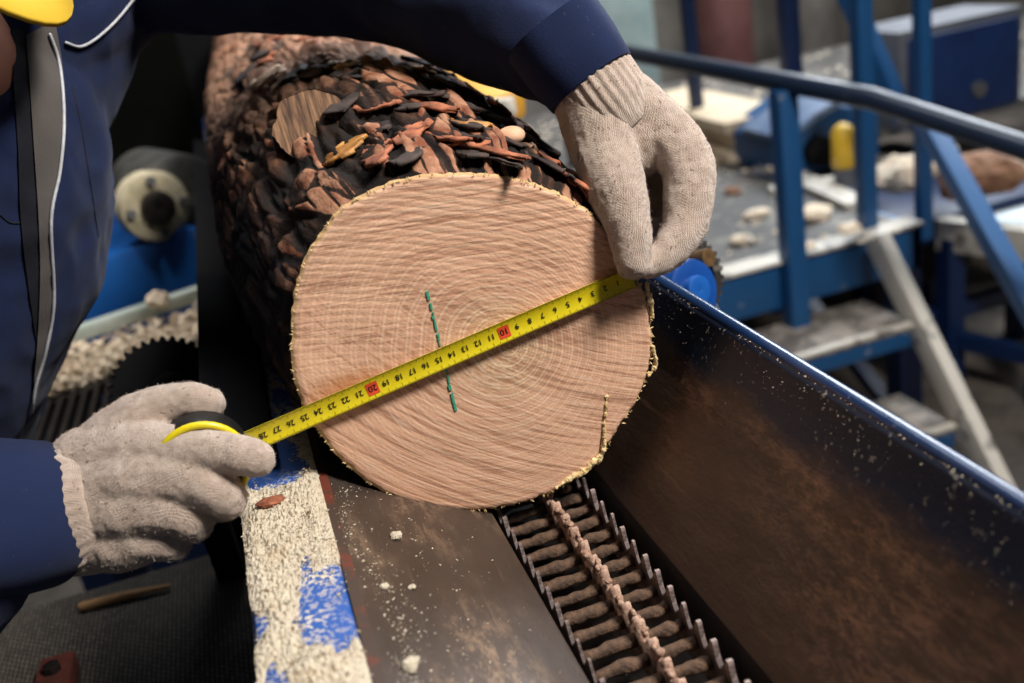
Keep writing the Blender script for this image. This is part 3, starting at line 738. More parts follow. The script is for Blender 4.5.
def on_jacket(pts, lift=.002):       # drop a drawn line onto the jacket skin along the sight lines
    from mathutils.bvhtree import BVHTree
    bm = bmesh.new(); bm.from_mesh(jk.data); bmesh.ops.translate(bm, vec=WL[jk.name], verts=bm.verts)
    t = BVHTree.FromBMesh(bm); bm.free(); res = []; last = .8
    for x, y in pts:
        d_ = (P(x, y, 1)-CAM).normalized(); h = t.ray_cast(CAM, d_)
        if h[0] is not None: res.append(h[0]-d_*lift); last = (h[0]-CAM).length
        else: res.append(CAM+d_*last)
    return res
def dense(pts, n=6):
    o = []
    for i in range(len(pts)-1):
        a, b, c, d = [V(pts[max(0, min(len(pts)-1, k))]) for k in (i-1, i, i+1, i+2)]
        for k in range(n):
            t = k/n; o.append(.5*((2*b)+(c-a)*t+(2*a-5*b+4*c-d)*t*t+(3*b-a-3*c+d)*t**3))
    o.append(V(pts[-1])); return o
def strip(pl, pr_, name, mat, lift=.003, th=.0025, n=8):
    a = dense(pl, 6); b = dense(pr_, 6); K = min(len(a), len(b)); rows = []
    for i in range(K):
        rows.append(on_jacket([a[i].lerp(b[i], j/n) for j in range(n+1)], lift))
    vs = [q for r in rows for q in r]; dv = (CAM-vs[0]).normalized()*th
    vs2 = [q-dv for q in vs]; W_ = n+1; fs = []
    for i in range(K-1):
        for j in range(n):
            q = i*W_+j; fs += [(q, q+1, q+W_+1, q+W_), (K*W_+q, K*W_+q+W_, K*W_+q+W_+1, K*W_+q+1)]
    for i in range(K-1):
        q = i*W_; fs += [(q, q+W_, K*W_+q+W_, K*W_+q), (q+n, K*W_+q+n, K*W_+q+W_+n, q+W_+n)]
    return MB().add(vs, fs).build(name, mat, jk, True)
strip([(26,34),(30,90),(34,150),(38,210),(40,270),(38,330),(34,380)], [(55,20),(63,75),(62,150),(51,220),(55,310),(40,385),(35,410)], 'lining_strip', M_lining, .006)
strip([(10,28),(14,90),(18,150),(20,210),(26,270),(36,340)], [(24,30),(29,90),(33,150),(37,210),(39,262),(39,335)], 'zip_placket', M_seam, .003)
pp = on_jacket(dense([(50,34),(60,66),(64,120),(60,170),(51,220),(54,300),(46,350),(36,385),(32,412)]), .0085)
tag(MB().tube(pp, .0013, 8).build('piping', M_piping, jk, True), 'light grey piping down the jacket front')
pp = on_jacket(dense([(66,42),(80,46),(96,38),(116,20),(134,-2)]), .003)
tag(MB().tube(pp, .0012, 8).build('piping', M_piping, jk, True), 'light grey piping across the chest yoke')
for pts in ([(72,86),(80,120),(90,180),(98,236)], [(0,214),(10,222),(24,222)], [(577,2),(548,22),(530,40),(522,58)]):
    MB().tube(on_jacket(dense(pts), .0005), .0006, 6).build('seam', M_seam, jk, True)
# hard hat
hc = hd+up_*.016
mb = MB(); n = 56; vs = []; prof = []
for k in range(13):
    a = PI/2*k/12; prof.append((.118*math.sin(a)**.9 if k else .001, .112*math.cos(a)))
prof += [(.124, -.004), (.142, -.012), (.143, -.016), (.120, -.012), (.110, 0)]
for r, z_ in prof:
    for i in range(n):
        a = 2*PI*i/n; f_ = max(0, math.sin(a)); ex = 1+(.16*f_**2 if r > .13 else 0)
        vs.append(hc+sd_*math.cos(a)*r*.92*(ex if r > .13 else 1)**.3+fd*math.sin(a)*r*1.08*ex+up_*(z_+(.006*math.exp(-(math.cos(a)*5)**2) if z_ > .03 else 0)))
fs = [(j*n+i, j*n+(i+1) % n, (j+1)*n+(i+1) % n, (j+1)*n+i) for j in range(len(prof)-1) for i in range(n)]
MB().add(vs, fs).build('hard_hat', yellow, pr, True)

def glove_hand(tubes, balls, mat, name, cuffpts, cuffr, ax_end, nrib=34):
    mb = MB()
    for pts, rad in tubes: mb.tube([P(*q) for q in pts], rad, 18, 5)
    for c, r in balls: mb.ball(P(*c), r, 24, R3)
    me = remesh(mb, .0016, 5, .5)
    displace(me, lambda c, n_: .0009*noise.noise(c*70)+.0006*noise.noise(c*190))
    g = link('glove', me, mat, pr, True)
    tag(g, name)
    mb = MB(); mb.tube([P(*q) for q in cuffpts], cuffr, nrib*8, 8, cap=False, ell=1.0, mod=lambda a, q: 1+.020*math.cos(a*nrib)*min(1, (1.02-q)*2.2))
    mb.build('ribbed_cuff', mat, g, True)
    # loose fluff of the knit
    mf = MB(); vs_ = g.data.vertices; o_ = WL[g.name]
    for q in range(7000):
        v = vs_[random.randrange(len(vs_))]; c = v.co+o_; nn = (v.normal+V((random.uniform(-1, 1), random.uniform(-1, 1), random.uniform(-1, 1)))*.8).normalized()
        sd2 = nn.orthogonal().normalized()*.00013; ln = random.uniform(.0006, .0018); md = c+nn*ln*.6+v.normal*.0002; tp_ = c+nn*ln+V((random.uniform(-1, 1), random.uniform(-1, 1), random.uniform(-1, 1)))*.0006
        s3 = nn.cross(sd2)
        mf.add([c-sd2, c+sd2, c+s3, md-sd2, md+sd2, md+s3, tp_], [(0,1,4,3), (1,2,5,4), (2,0,3,5), (3,4,6), (4,5,6), (5,3,6)])
    tag(mf.build('fluff', M_glove1, g), kind='stuff')
    return g
glove_hand([
    ([(85,462,.668), (135,452,.655), (184,451,.642), (228,453,.633), (256,458,.632)], (.024, .0215, .0160, .0132, .0120)),
    ([(82,490,.664), (140,480,.650), (188,478,.640), (224,496,.638), (219,502,.660), (190,494,.676)], (.025, .025, .0195, .0140, .0125, .012)),
    ([(80,515,.662), (130,508,.650), (172,508,.642), (194,522,.645), (186,520,.668), (165,505,.68)], (.025, .024, .0185, .013, .012, .0115)),
    ([(82,538,.664), (120,540,.655), (150,536,.650), (172,542,.652), (166,538,.672), (150,520,.68)], (.022, .0215, .018, .0128, .0115, .011)),
    ([(92,470,.675), (128,428,.668), (160,407,.666), (190,400,.664), (209,403,.664)], (.028, .0205, .0150, .0125, .0112))],
    [((118, 497, .664), (.042, .040, .0335)), ((152, 492, .656), (.036, .040, .028)), ((105, 530, .668), (.030, .026, .028))], M_glove1, 'knitted cotton glove with ribbed cuff',
    [(44, 512, .664), (66, 509, .668), (90, 505, .667), (116, 498, .664)], (.0415, .0440, .0450, .0345), None)
glove_hand([
    ([(596,108,.722), (604,150,.716), (617,190,.703), (629,228,.698), (633,262,.697)], (.030, .0245, .0215, .0165, .0125)),
    ([(612,100,.728), (655,125,.728), (684,158,.722), (689,192,.717), (684,226,.714), (668,252,.708), (648,266,.703)], (.030, .0225, .0205, .0185, .0165, .0130, .0092)),
    ([(615,110,.745), (660,140,.752), (688,180,.752), (672,225,.750), (652,232,.742)], (.026, .0215, .016, .0145, .012)),
    ([(610,120,.755), (645,155,.768), (668,195,.772), (655,225,.768), (640,222,.755)], (.024, .020, .015, .013, .012)),
    ([(600,125,.758), (628,165,.778), (645,198,.782), (640,218,.774)], (.022, .018, .014, .012))],
    [((634, 132, .732), (.036, .034, .026))], M_glove2, 'knitted cotton glove gripping the tape hook',
    [(578, 66, .724), (592, 84, .723), (608, 106, .723), (626, 126, .727)], (.0325, .0335, .0330, .0240), None, 30)

# ------------------------------------------------------------------ the hall to the right: walkway, stairs, railings
M_deck = painted('dark_chequer_deck', L(66, 63, 60), L(112, 107, 99), .52, 7, .6, L(206, 190, 166), 26, .66)
M_treadtop = painted('worn_tread', L(96, 90, 84), L(150, 142, 132), .5, 16, .6, L(190, 172, 146), 60, .6)
DZ = -.626
wk = root('walkway_platform', (1.6, 2.6, FZ), 'raised steel walkway with dark littered deck and blue edge beam above the stairs', 'platform')
yA = 1.565
MB().box((.86, yA, DZ-.02), (1.52, 4.4, DZ)).build('deck', M_deck, wk)
MB().box((1.52, yA+.9, DZ-.02), (4.2, 4.4, DZ)).build('deck', M_deck, wk)
MB().box((.84, yA-.03, DZ-.13), (1.55, yA, DZ-.004)).build('edge_beam', blue, wk, bevel=.004)
MB().box((1.52, yA-.03, DZ-.13), (1.55, 2.4, DZ-.004)).build('edge_beam', blue, wk, bevel=.004)
MB().box((.84, yA-.045, DZ-.004), (1.55, yA+.03, DZ+.006)).build('edge_strip', whitew, wk, bevel=.002)
a, b = onZ(640, 128, DZ+.02), onZ(770, 168, DZ+.02)
for p0, p1, wd in (((690, 130), (858, 204), .075), ((770, 190), (900, 170), .05)):
    MB().bar(onZ(*p0, DZ+.012), onZ(*p1, DZ+.012), wd, .02).build('deck_joint_strip', whitew, wk)
for x, y in ((.90, 1.55), (1.49, 1.55), (.90, 3.6), (1.49, 3.6), (3.9, 3.6), (1.49, 2.6)):
    MB().box((x, y, FZ), (x+.07, y+.07, DZ-.02)).build('leg', blue_d, wk)
MB().bar((1.52, 1.6, FZ+.08), (1.52, 2.5, DZ-.15), .04, .04).build('brace', blue_d, wk)
st = root('metal_stairs', (1.25, 1.2, FZ), 'steel stairs with worn white stringer leading down from the walkway', 'stairs')
s0 = P(877, 238, 2.56); s1 = P(1018, 525, 2.33)
for k, (dx, nm) in enumerate(((0, 'right'), (-.52, 'left'))):
    a = s0+V((dx, 0, 0)); b = s0+(s1-s0)*1.25+V((dx, 0, 0))
    MB().bar(a, b, .035, .07, (1, 0, 0) if False else (0, -1, 0)).build('stringer', whitew, st, bevel=.004)
for (lx, ly, rx_, ry) in ((800, 362, 915, 328), (835, 470, 955, 430), (880, 585, 992, 530)):
    r_ = P(rx_, ry, 2.50 if ry < 400 else (2.43 if ry < 500 else 2.36)); zz = r_.z
    MB().box((r_.x-.50, r_.y, zz-.045), (r_.x, r_.y+.012, zz+.0)).build('tread_nosing', blue, st, bevel=.003)
    MB().box((r_.x-.50, r_.y-.004, zz), (r_.x, r_.y+.21, zz+.016)).build('tread', M_treadtop, st, bevel=.002)
    MB().box((r_.x-.50, r_.y-.008, zz+.010), (r_.x, r_.y+.012, zz+.020)).build('worn_lip', whitew, st, bevel=.002)
# near hand rail
hr = root('handrail', (1.15, 1.4, FZ), 'dark navy pipe handrail with square blue post in front of the walkway', 'railing')
pts = [V((1.147, 3.6, -.150)), V((1.147, 2.41, -.156)), V((1.147, 1.541, -.172)), P(872, 98, 2.20), P(1024, 147, 1.98), P(1250, 235, 1.70)]
MB().tube(pts, .025, 16).build('top_rail', navy_rail, hr, True)
pa = V((1.147, 1.508, -.19)); pb = pa
MB().bar(pa, V((pb.x, pb.y, FZ)), .052, .052, (0, -1, 0)).build('post', blue, hr, bevel=.004)
MB().bar(V((1.147, 3.1, -.17)), V((1.147, 3.1, FZ)), .05, .05, (0, -1, 0)).build('post', navy_rail, hr, bevel=.004)
e_ = P(1190, 212, 1.78); MB().bar(e_, V((e_.x, e_.y, FZ)), .05, .05, (0, -1, 0)).build('post', blue, hr, bevel=.004)
# blue frame with uprights and diagonals
fr = root('blue_steel_frame', (1.5, 1.6, DZ), 'tall blue steel frame with uprights and diagonal braces standing on the walkway corner', 'frame')
def upr(x, y, t, top, wd, mt, nm='upright', q=None):
    b = P(x, y, t); MB().bar(b, V((b.x, b.y, b.z+top)), wd, wd, (0, -1, 0)).build(nm, mt, q or fr, bevel=.004)
upr(868, 236, 2.69, 1.3, .042, blue); upr(924, 238, 2.79, 1.4, .036, blue)
MB().bar(P(842, -20, 2.75), P(905, 118, 2.72), .045, .045).build('diagonal_brace', blue, fr, bevel=.003)
MB().bar(P(925, 118, 2.5), P(1060, 360, 2.15), .045, .045).build('diagonal_brace', blue_l, fr, bevel=.003)
for (px, py, t, top, wd, lb) in ((797, 165, 3.6, 1.9, .058, 'dark navy post behind the handrail, left of the blue steel frame'), (700, 140, 3.9, 1.9, .045, 'slim dark navy post behind the handrail near the gloved hand')):
    b = P(px, py, t); b = V((b.x, b.y, DZ)) if False else b
    o = MB().bar(V((b.x, b.y, DZ)), V((b.x-.0, b.y, b.z+top)), wd, wd, (0, -1, 0)).build('steel_post', blue_d, bevel=.005); tag(o, lb, 'post')
# pale column, top middle
b = P(618, 60, 5.6); o = MB().bar(V((b.x, b.y, FZ)), V((b.x, b.y, 1.6)), .34, .34, (0, -1, 0)).build('column', plain('pale_teal_column', L(150, 172, 170), L(186, 204, 200), 4, .6), bevel=.012)
tag(o, 'pale teal column rising behind the gloved hand at the back', 'column')
# cabinet with blue door on the back wall
M_cabf = plain('grey_cabinet_frame', L(82, 86, 94), L(106, 108, 114), 6, .7)
cb = root('electrical_cabinet', (2.42, 2.4, -.626), 'large blue cabinet in a grey surround at the back of the hall', 'cabinet')
a = P(962, 118, 3.6); a.z = DZ; hw, hh = .255, P(962, 12, 3.6).z-DZ
MB().box((a.x-hw, a.y, a.z+.001), (a.x+hw, a.y+.3, a.z+hh)).build('body', M_cabf, cb, bevel=.008)
MB().box((a.x-hw+.03, a.y-.02, a.z+.02), (a.x+hw-.03, a.y+.002, a.z+hh-.03)).build('door', plain('cabinet_blue', L(12, 38, 84), L(20, 52, 104), 5, .5), cb, bevel=.004)
mb = MB(); q = P(975, 88, 3.57); mb.disc((q.x, a.y-.026, q.z), (0, 1, 0), .028, .014, 24); mb.build('lock_plate', steel, cb)
# plank stack, blue machine, yellow can, chips on the deck
for k in range(3):
    c = onZ(722, 132, DZ+.05); o = MB().box((c.x-.14+.03*(k % 2), c.y-.30, DZ+.002+.052*k), (c.x+.14+.03*(k % 2), c.y+.55, DZ+.046+.052*k)).build('plank', pale_wood, bevel=.003)
    tag(o, 'pale sawn board in the stack on the walkway, %s' % ('resting on the deck', 'middle one of three', 'topmost of the stack')[k], 'board', 'boards stacked on the walkway')
mc = root('blue_machine', onZ(820, 172, DZ), 'blue machine with slanted pale top on the walkway behind the railing', 'machine')
c = onZ(812, 172, DZ)
MB().prism([(c.x-.10, DZ), (c.x+.26, DZ), (c.x+.26, DZ+.16), (c.x+.10, DZ+.20), (c.x-.10, DZ+.12)], c.y, c.y+.4).build('body', blue, mc, bevel=.01)
MB().bar((c.x-.12, c.y+.1, DZ+.135), (c.x+.12, c.y+.1, DZ+.225), .26, .025).build('top_plate', plain('pale_blue_plate', L(86, 112, 150), L(120, 138, 164), 8, .6), mc, bevel=.004)
MB().disc((c.x+.02, c.y-.02, DZ+.07), (0, 1, 0), .05, .05, 32).build('wheel', black, mc, bevel=.004)
MB().disc((c.x+.17, c.y-.02, DZ+.08), (0, 1, 0), .05, .05, 32).build('wheel', blue_d, mc, bevel=.004)
c2 = onZ(845, 184, DZ)
yc = root('yellow_canister', c2, 'yellow canister on a grey foot standing before the blue machine', 'canister')
MB().tube([c2+V((0, 0, .0)), c2+V((0, 0, .055))], .032, 24, cap=False).build('foot', M_cabf, yc, auto=True)
MB().tube([c2+V((0, 0, .055)), c2+V((0, 0, .06)), c2+V((0, 0, .165)), c2+V((0, 0, .180)), c2+V((0,0,.19))], (.030, .036, .036, .026, .014), 24, cap=False).build('can', yellow, yc, True)
M_chipw = plain('pale_wood_chunk', L(216, 194, 166), L(240, 226, 204), 30, .85)
M_chipb = plain('brown_wood_chunk', L(120, 84, 62), L(160, 120, 92), 30, .85)
lbs = ['pale wood chunk on the dark deck nearest the gloved hand', 'oblong pale chunk on the deck beside the square blue post', 'brown wood chunk on the dark deck', 'flat pale chunk in the middle of the deck, right of the post', 'small pale chunk on the deck at the blue edge beam', 'pale chunk lying on the deck in front of the boards', 'pale chunk on the deck at the foot of the machine', 'round pale chunk left on the deck near the frame']
for (px, py, s_, mt), lb in zip(((741, 239, .032, M_chipw), (757, 213, .034, M_chipw), (732, 190, .028, M_chipb), (812, 213, .050, M_chipw), (800, 246, .030, M_chipw), (735, 158, .04, M_chipw), (788, 168, .05, M_chipw), (850, 228, .03, M_chipw)), lbs):
    c = onZ(px, py, DZ+s_*.3); chunk('wood_chunk', (c.x, c.y, DZ+s_*.32), (s_*1.3, s_*.9, s_*.42), mt, lb, 'wood chunk', 'wood chunks on the walkway deck', rot=random.random()*3)
mb = MB(); rr_ = random.Random(3)
for q in range(2600):
    x_, y_ = rr_.uniform(.9, 3.8), rr_.uniform(1.5, 4.3)
    if (x_ > 1.5 and y_ < 2.4) or noise.noise(V((x_*2.2, y_*2.2, 0))) < -.12: continue
    k = rr_.choice((.003, .005, .008, .014)); a_ = rr_.random()*6; u_, v_ = V((math.cos(a_), math.sin(a_), 0))*k, V((-math.sin(a_), math.cos(a_), 0))*k*.6
    p_ = V((x_, y_, DZ+.001)); mb.add([p_-u_-v_, p_+u_-v_, p_+u_+v_, p_-u_+v_, p_+V((0, 0, k*.6))], [(0,3,2,1), (0,1,4), (1,2,4), (2,3,4), (3,0,4)])
tag(mb.build('wood_litter', M_chipw), 'scattered pale wood litter over the walkway deck', 'wood litter', kind='stuff')
# roller conveyor slabs to the far right
rc = root('chip_conveyor', P(990, 300, 3.2), 'pale galvanised conveyor with blue legs standing right of the blue frame', 'conveyor')
M_galv = plain('galvanised_sheet', L(150, 160, 164), L(196, 204, 206), 5, .5, .3)
a, b = P(940, 232, 3.1), P(1200, 330, 2.6); b.z = a.z
MB().bar(a, b, .05, .10).build('side_beam', whitew, rc, bevel=.004)
a2, b2 = a+V((.10, .35, -.02)), b+V((.10, .35, -.02))
d_ = (b-a)*.5; 
mb = MB(); mb.add([a+V((0,.03,.02)), b+V((0,.03,.02)), b+V((.2,.75,.02)), a+V((.2,.75,.02)), a+V((0,.03,.0)), b+V((0,.03,.0)), b+V((.2,.75,.0)), a+V((.2,.75,.0))], [(0,1,2,3), (4,7,6,5), (0,4,5,1), (1,5,6,2), (2,6,7,3), (3,7,4,0)])
mb.build('bed', M_galv, rc)
MB().bar(a+V((.2, .78, .03)), b+V((.2, .78, .03)), .04, .12).build('side_beam', whitew, rc, bevel=.004)
for t_ in (.05, .45, .9):
    for off in (V((0, 0, 0)), V((.2, .75, 0))):
        q = a.lerp(b, t_)+off; MB().box((q.x-.03, q.y-.03, FZ), (q.x+.03, q.y+.03, q.z-.01)).build('leg', blue_d, rc)
MB().bar(a+V((0, 0, -.35)), b+V((0, 0, -.35)), .04, .05).build('cross_beam', blue_d, rc)
# dark litter heap beyond it and offcuts
for (px, py, t, s_, mt, lb) in ((900, 178, 3.9, .085, M_chipw, 'pale offcut block behind the frame upright'), (935, 156, 4.0, .06, M_chipw, 'small pale offcut left of the dark bark heap'), (978, 180, 3.8, .11, M_chipb, 'brown bark heap on the deck at the right'), (1014, 160, 3.9, .045, M_chipw, 'pale offcut right of the brown bark heap')):
    c = P(px, py, t); c = onZ(px, py+6, DZ); chunk('offcut', (c.x, c.y, DZ+s_*.42), (s_*1.2, s_*.9, s_*.55), mt, lb, 'offcut')
# rusty brown machine far behind, red drum
for (px, wd, hh_, mt, lb, yy) in ((725, .34, .95, plain('dark_red_drum', L(96, 56, 54), L(120, 78, 74), 4, .6), 'dull red drum at the back wall', 5.4), (815, .30, .85, plain('grey_brown_drum', L(92, 86, 80), L(120, 114, 106), 4, .7), 'grey brown drum at the back wall', 5.4)):
    c = onY(px, 30, yy); 
    r_ = root('drum', (c.x, yy, FZ), lb+' behind the handrail', 'drum')
    MB().tube([(c.x, yy, FZ), (c.x, yy, FZ+.02), (c.x, yy, FZ+hh_*1.75), (c.x, yy, FZ+hh_*1.75+.02)], (wd*.5, wd*.52, wd*.52, wd*.5), 40, cap=False).build('shell', mt, r_, True, auto=True)
    for z_ in (.5, 1.1): MB().tube([(c.x, yy, FZ+z_-.015), (c.x, yy, FZ+z_), (c.x, yy, FZ+z_+.015)], (wd*.52, wd*.545, wd*.52), 40, cap=False).build('hoop', mt, r_, True)
# dark machinery under the walkway
um = root('under_walkway_machine', (2.3, 2.2, FZ), 'dark blue machine frame standing under the walkway right of the stairs', 'machine')
for x0, y0 in ((1.75, 1.9), (2.3, 1.9), (1.75, 2.7), (2.3, 2.7)): MB().box((x0, y0, FZ), (x0+.06, y0+.06, -.80)).build('leg', blue_d, um)
MB().box((1.72, 1.87, -.84), (2.39, 2.79, -.76)).build('table', blue_d, um, bevel=.005)
MB().box((1.72, 1.87, -1.12), (2.39, 1.92, -1.07)).build('cross_beam', blue_d, um)
mb = MB(); mb.disc((2.05, 2.2, -.98), (1, 0, 0), .13, .25, 36); mb.build('motor', dark_steel, um, bevel=.01)
# blue hub and toothed ring behind the right rim of the trough
sp = root('sprocket_drive', P(702, 290, .93), 'blue round hub with a dark toothed chain ring behind the trough rim', 'sprocket')
c = P(684, 291, .95); ax = (V((.75, -.55, .35))).normalized(); ax = V((.35, -.9, .25)).normalized()
MB().disc(c, ax, .030, .03, 48).build('hub', plain('hub_blue', L(6, 58, 128), L(10, 70, 146), 30, .4), sp, bevel=.003)
MB().disc(c+ax*.016, ax, .014, .012, 32).build('hub_boss', plain('boss_blue', L(14, 76, 152), L(20, 88, 166), 30, .4), sp, bevel=.002)
MB().disc(P(691, 277, .985), ax, .036, .012, 0, teeth=28, td=.004, hole=.027).build('toothed_ring', painted('dark_ring_steel', L(34, 32, 32), L(90, 86, 82), .5, 60, .5), sp)
MB().disc(P(702, 258, .96), ax, .009, .02, 20).build('bolt', plain('brass_bolt', L(110, 84, 56), L(140, 110, 76), 60, .4, .6), sp, bevel=.001)
mb = MB().bar(c-ax*.03, V((c.x+.03, c.y+.12, FZ)), .05, .05, (0, -1, 0)); mb.build('bracket', blue_d, sp)

# ------------------------------------------------------------------ the hall to the left and behind the log
mt_ = root('electric_motor', P(150, 250, 1.8), 'pale yellowish electric motor mounted on the blue bed behind the worker', 'motor')
c = P(152, 205, 1.8); ax = V((.35, -.93, 0)).normalized()
M_mot = plain('dusty_motor_casting', L(150, 140, 112), L(222, 210, 180), 14, .7)
MB().disc(c+V((.02,.1,.0)), ax, .080, .20, 40).build('housing', plain('motor_housing', L(40, 42, 44), L(84, 82, 76), 12, .6), mt_, bevel=.01)
MB().disc(c, ax, .064, .05, 40).build('front_cover', M_mot, mt_, bevel=.012)
MB().disc(c+ax*.03, ax, .030, .03, 32).build('shaft_collar', dark_steel, mt_, bevel=.004)
for k in range(4):
    a = PI/4+k*PI/2; u_ = ax.orthogonal().normalized(); v_ = ax.cross(u_)
    MB().disc(c+ax*.03+(u_*math.cos(a)+v_*math.sin(a))*.048, ax, .008, .012, 12).build('bolt', steel, mt_)
bd = root('blue_machine_bed', P(150, 300, 1.8), 'saturated blue machine bed behind the worker under the pale motor', 'machine')
p0 = P(152, 238, 1.8)
MB().prism([(p0.x-.34, p0.z-.28), (p0.x+.09, p0.z-.28), (p0.x+.09, p0.z-.01), (p0.x+.06, p0.z+.01), (p0.x-.30, p0.z-.05)], p0.y, p0.y+.5).build('casing', plain('bed_blue', L(4, 66, 132), L(8, 84, 158), 6, .5), bd, bevel=.01)
MB().box((p0.x-.34, p0.y+.05, FZ), (p0.x+.09, p0.y+.45, p0.z-.28)).build('base', blue_d, bd, bevel=.01)
q = P(198, 235, 1.75); MB().tube([q, q+V((.01, .0, -.05)), q+V((.03, 0, -.09))], .006, 10, 4).build('hose', steel, bd, True)
dh = root('dark_machine_housing', (-.55, 2.9, FZ), 'near-black machine housing standing at the back behind the worker', 'machine')
MB().box((-1.7, 2.62, FZ), (.10, 3.3, 1.1)).build('housing', black, dh, bevel=.02)
MB().box((-1.2, 2.59, -.6), (-.2, 2.62, .5)).build('access_panel', plain('dark_olive_panel', L(6, 7, 5), L(14, 14, 8), 3, .9, spec=.1), dh, bevel=.004)
for z_ in (-.3, .2): MB().disc((-.35, 2.57, z_), (0, 1, 0), .05, .04, 24).build('knob', dark_steel, dh, bevel=.005)
# pale beam with chips
bm_ = root('chip_ledge', P(140, 340, 1.55), 'pale steel beam with a ledge full of wood chips behind the black sprocket', 'beam')
A_, B_ = P(20, 352, 1.50), P(222, 299, 1.66); B_.z = A_.z
MB().bar(A_, B_, .025, .022).build('pale_beam', plain('pale_green_grey_paint', L(160, 172, 164), L(196, 204, 194), 10, .6), bm_, bevel=.003)
D_ = (B_-A_).normalized(); S_ = V((D_.y, -D_.x, 0)).normalized()
LZ = A_.z-.035
mb = MB(); cs = [A_+S_*.0, B_+S_*.0, B_+S_*.17, A_+S_*.17]
mb.add([V((p.x, p.y, LZ)) for p in cs]+[V((p.x, p.y, LZ-.015)) for p in cs], [(0,1,2,3), (4,7,6,5), (0,4,5,1), (1,5,6,2), (2,6,7,3), (3,7,4,0)]); mb.build('ledge', dark_steel, bm_)
for t_ in (.1, .9):
    q = A_.lerp(B_, t_)+S_*.1; MB().box((q.x-.025, q.y-.025, FZ), (q.x+.025, q.y+.025, LZ-.015)).build('leg', blue_d, bm_)
mb = MB()
for k in range(2200):
    q = A_+D_*rr_.uniform(0, (B_-A_).length)+S_*rr_.uniform(.01, .16)
    s_ = rr_.choice((.004, .006, .009)); c = V((q.x, q.y, LZ+rr_.uniform(.004, .026)*(1 if rr_.random() < .7 else .4)))
    a = [V((rr_.uniform(-1, 1), rr_.uniform(-1, 1), rr_.uniform(-.7, .7)))*s_ for _ in range(4)]; mb.add([c+z for z in a], [(0,1,2), (0,2,3), (0,3,1), (1,3,2)])
tag(mb.build('wood_chips', M_chipw), 'pale wood chips heaped on the ledge below the pale beam', 'wood chips', kind='stuff')
for (px, py, s_, lb) in ((157, 299, .016, 'tan wood lump sitting on top of the pale beam'), (183, 352, .018, 'pale wood lump on the ledge right of the sprocket')):
    c = P(px, py, 1.56); chunk('wood_lump', c, (s_*1.1, s_, s_*.9), M_chipw, lb, 'wood lump')
# grating panel below and tray
gr = root('ribbed_grating', (-.52, .9, FZ), 'dark ribbed grating panel between the worker and the black sprocket', 'grating')
gz = P(100, 400, 1.35).z
for k in range(26):
    x_ = -.62+k*.016; MB().box((x_, .58, gz-.012), (x_+.007, .95, gz)).build('rib', dark_steel, gr)
MB().box((-.64, .56, gz-.03), (-.19, .58, gz+.002)).build('frame', dark_steel, gr); MB().box((-.64, .95, gz-.03), (-.19, .97, gz+.002)).build('frame', dark_steel, gr)
for x_ in (-.63, -.22): MB().box((x_, .6, FZ), (x_+.03, .63, gz-.012)).build('leg', dark_steel, gr)
bs = root('black_sprocket', P(168, 400, .98), 'large black toothed sprocket wheel behind the hand holding the tape case', 'sprocket')
c = P(168, 392, .98); ax = V((.15, -.97, .2)).normalized()
MB().disc(c, ax, .051, .016, 0, teeth=36, td=.0045, hole=.0).build('toothed_wheel', black, bs)
MB().disc(c+ax*.012, ax, .022, .02, 32).build('hub', black, bs, bevel=.002)
MB().bar(c-ax*.012, V((c.x, c.y+.20, FZ)), .03, .03, (0, -1, 0)).build('bracket', black, bs)
blk = root('added_black_cover', (-.2, .5, -.3), 'added black cover that keeps the far left rail of the trough dark', 'added cover')  # added black plate and cover, standing in for the dark left of the log
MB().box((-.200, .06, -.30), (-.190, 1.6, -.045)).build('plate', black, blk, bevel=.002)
MB().prism([(-.200, -.045), (-.200, -.030), (-.152, -.050), (-.152, -.064), (-.1885, -.050)], .035, 1.6).build('cover', black, blk, bevel=.002)
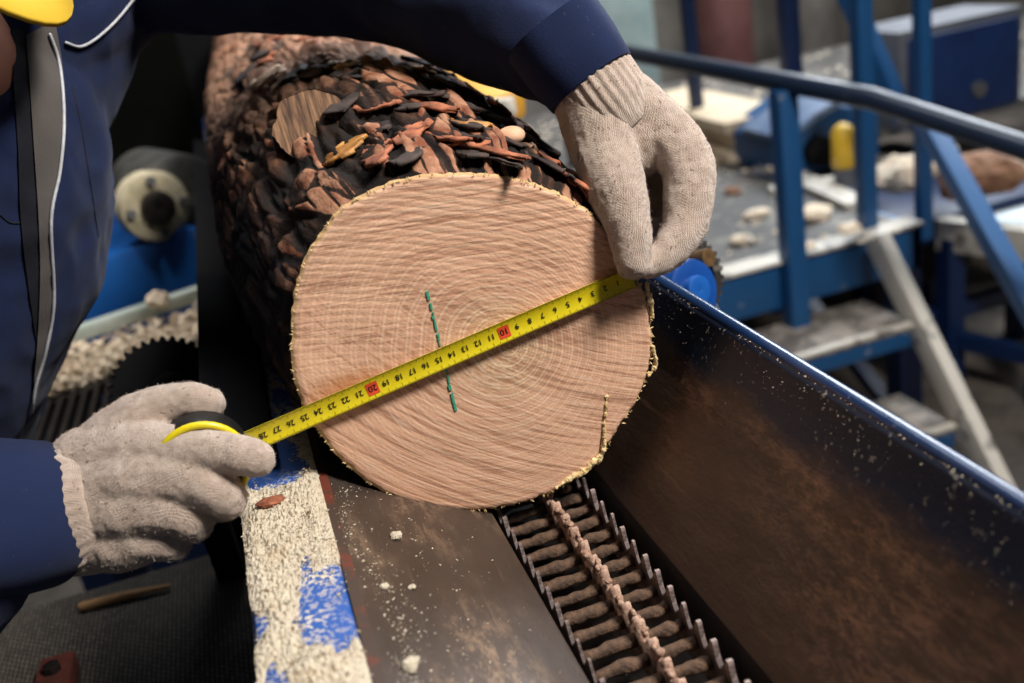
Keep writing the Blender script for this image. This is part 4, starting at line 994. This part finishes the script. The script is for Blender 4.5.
# lower left: expanded mesh tray with a stick and a rusty box
s = N('expanded_mesh_metal'); ck = s.n('TexBrick', {'Vector': s.map((1, 1, 1), (0, 0, PI/2)), 'Color1': L(92, 86, 78), 'Color2': L(116, 108, 98), 'Mortar': L(16, 14, 13), 'Scale': 60.0, 'Mortar Size': .04, 'Brick Width': .45, 'Row Height': .28})
M_mesh = s.out(ck.outputs['Color'], .55, .3, s.bump(s.math('SUBTRACT', 1.0, ck.outputs['Fac']), .8, .003))
ty = root('mesh_tray', (-.32, .1, FZ), 'dark expanded-metal tray beside the left wall of the trough', 'tray')
MB().box((-.55, -.5, -.352), (-.19, .43, -.345)).build('mesh_panel', M_mesh, ty)
MB().box((-.56, -.5, -.36), (-.55, .43, -.335)).build('rim', dark_steel, ty)
for x_, y_ in ((-.555, -.48), (-.205, -.48), (-.555, .40), (-.205, .40)): MB().box((x_, y_, FZ), (x_+.015, y_+.015, -.352)).build('leg', dark_steel, ty)
a, b = onZ(82, 606, -.339), onZ(168, 586, -.339)
tag(MB().tube([a, a.lerp(b, .5)+V((0, 0, .001)), b], (.0052, .0050, .0030), 10, 3).build('wooden_stick', plain('tan_stick', L(140, 104, 66), L(172, 134, 92), 60, .8), None, True), 'thin tan wooden stick lying on the dark mesh tray', 'stick')
c = onZ(62, 672, -.33)
rb = root('rusty_block', (c.x, c.y, -.345), 'rusty red block at the lower left edge under the sleeve', 'block')
MB().box((c.x-.022, c.y-.03, -.345), (c.x+.012, c.y+.022, -.322)).build('block_body', plain('rusty_red', L(64, 28, 20), L(100, 42, 30), 30, .8), rb, bevel=.004)
MB().disc((c.x-.006, c.y-.004, -.319), (0, 0, 1), .009, .008, 6).build('bolt_head', dark_steel, rb, bevel=.001)
# yellow machine arm beyond the log
ym = root('yellow_hoist', P(470, 110, 1.7), 'yellow machine housing with a blue clamp beyond the top of the log', 'machine')
a, b = P(428, 84, 1.9), P(505, 108, 1.75)
MB().bar(a, b, .10, .055).build('housing', plain('amber_paint', L(206, 142, 34), L(228, 172, 60), 9, .5), ym, bevel=.008)
MB().bar(a-(b-a)*.12, a, .06, .05).build('clamp', blue, ym, bevel=.004)
MB().bar(P(492, 108, 1.72), P(512, 106, 1.70), .03, .03).build('label_plate', whitew, ym, bevel=.002)
q = a.lerp(b, .5); MB().bar(q+V((0, .08, -.02)), V((q.x, q.y+.08, FZ)), .07, .07, (0, -1, 0)).build('column', blue_d, ym)
# twig on the bark
tag(MB().tube([P(465, 128, .86), P(458, 115, .862), P(467, 104, .865), P(478, 96, .87)], (.0018, .0022, .0022, .0012), 8, 4).build('twig', plain('grey_twig', L(120, 100, 66), L(150, 128, 90), 80, .8), None, True), 'short curved twig stuck in the bark on top of the log', 'twig')
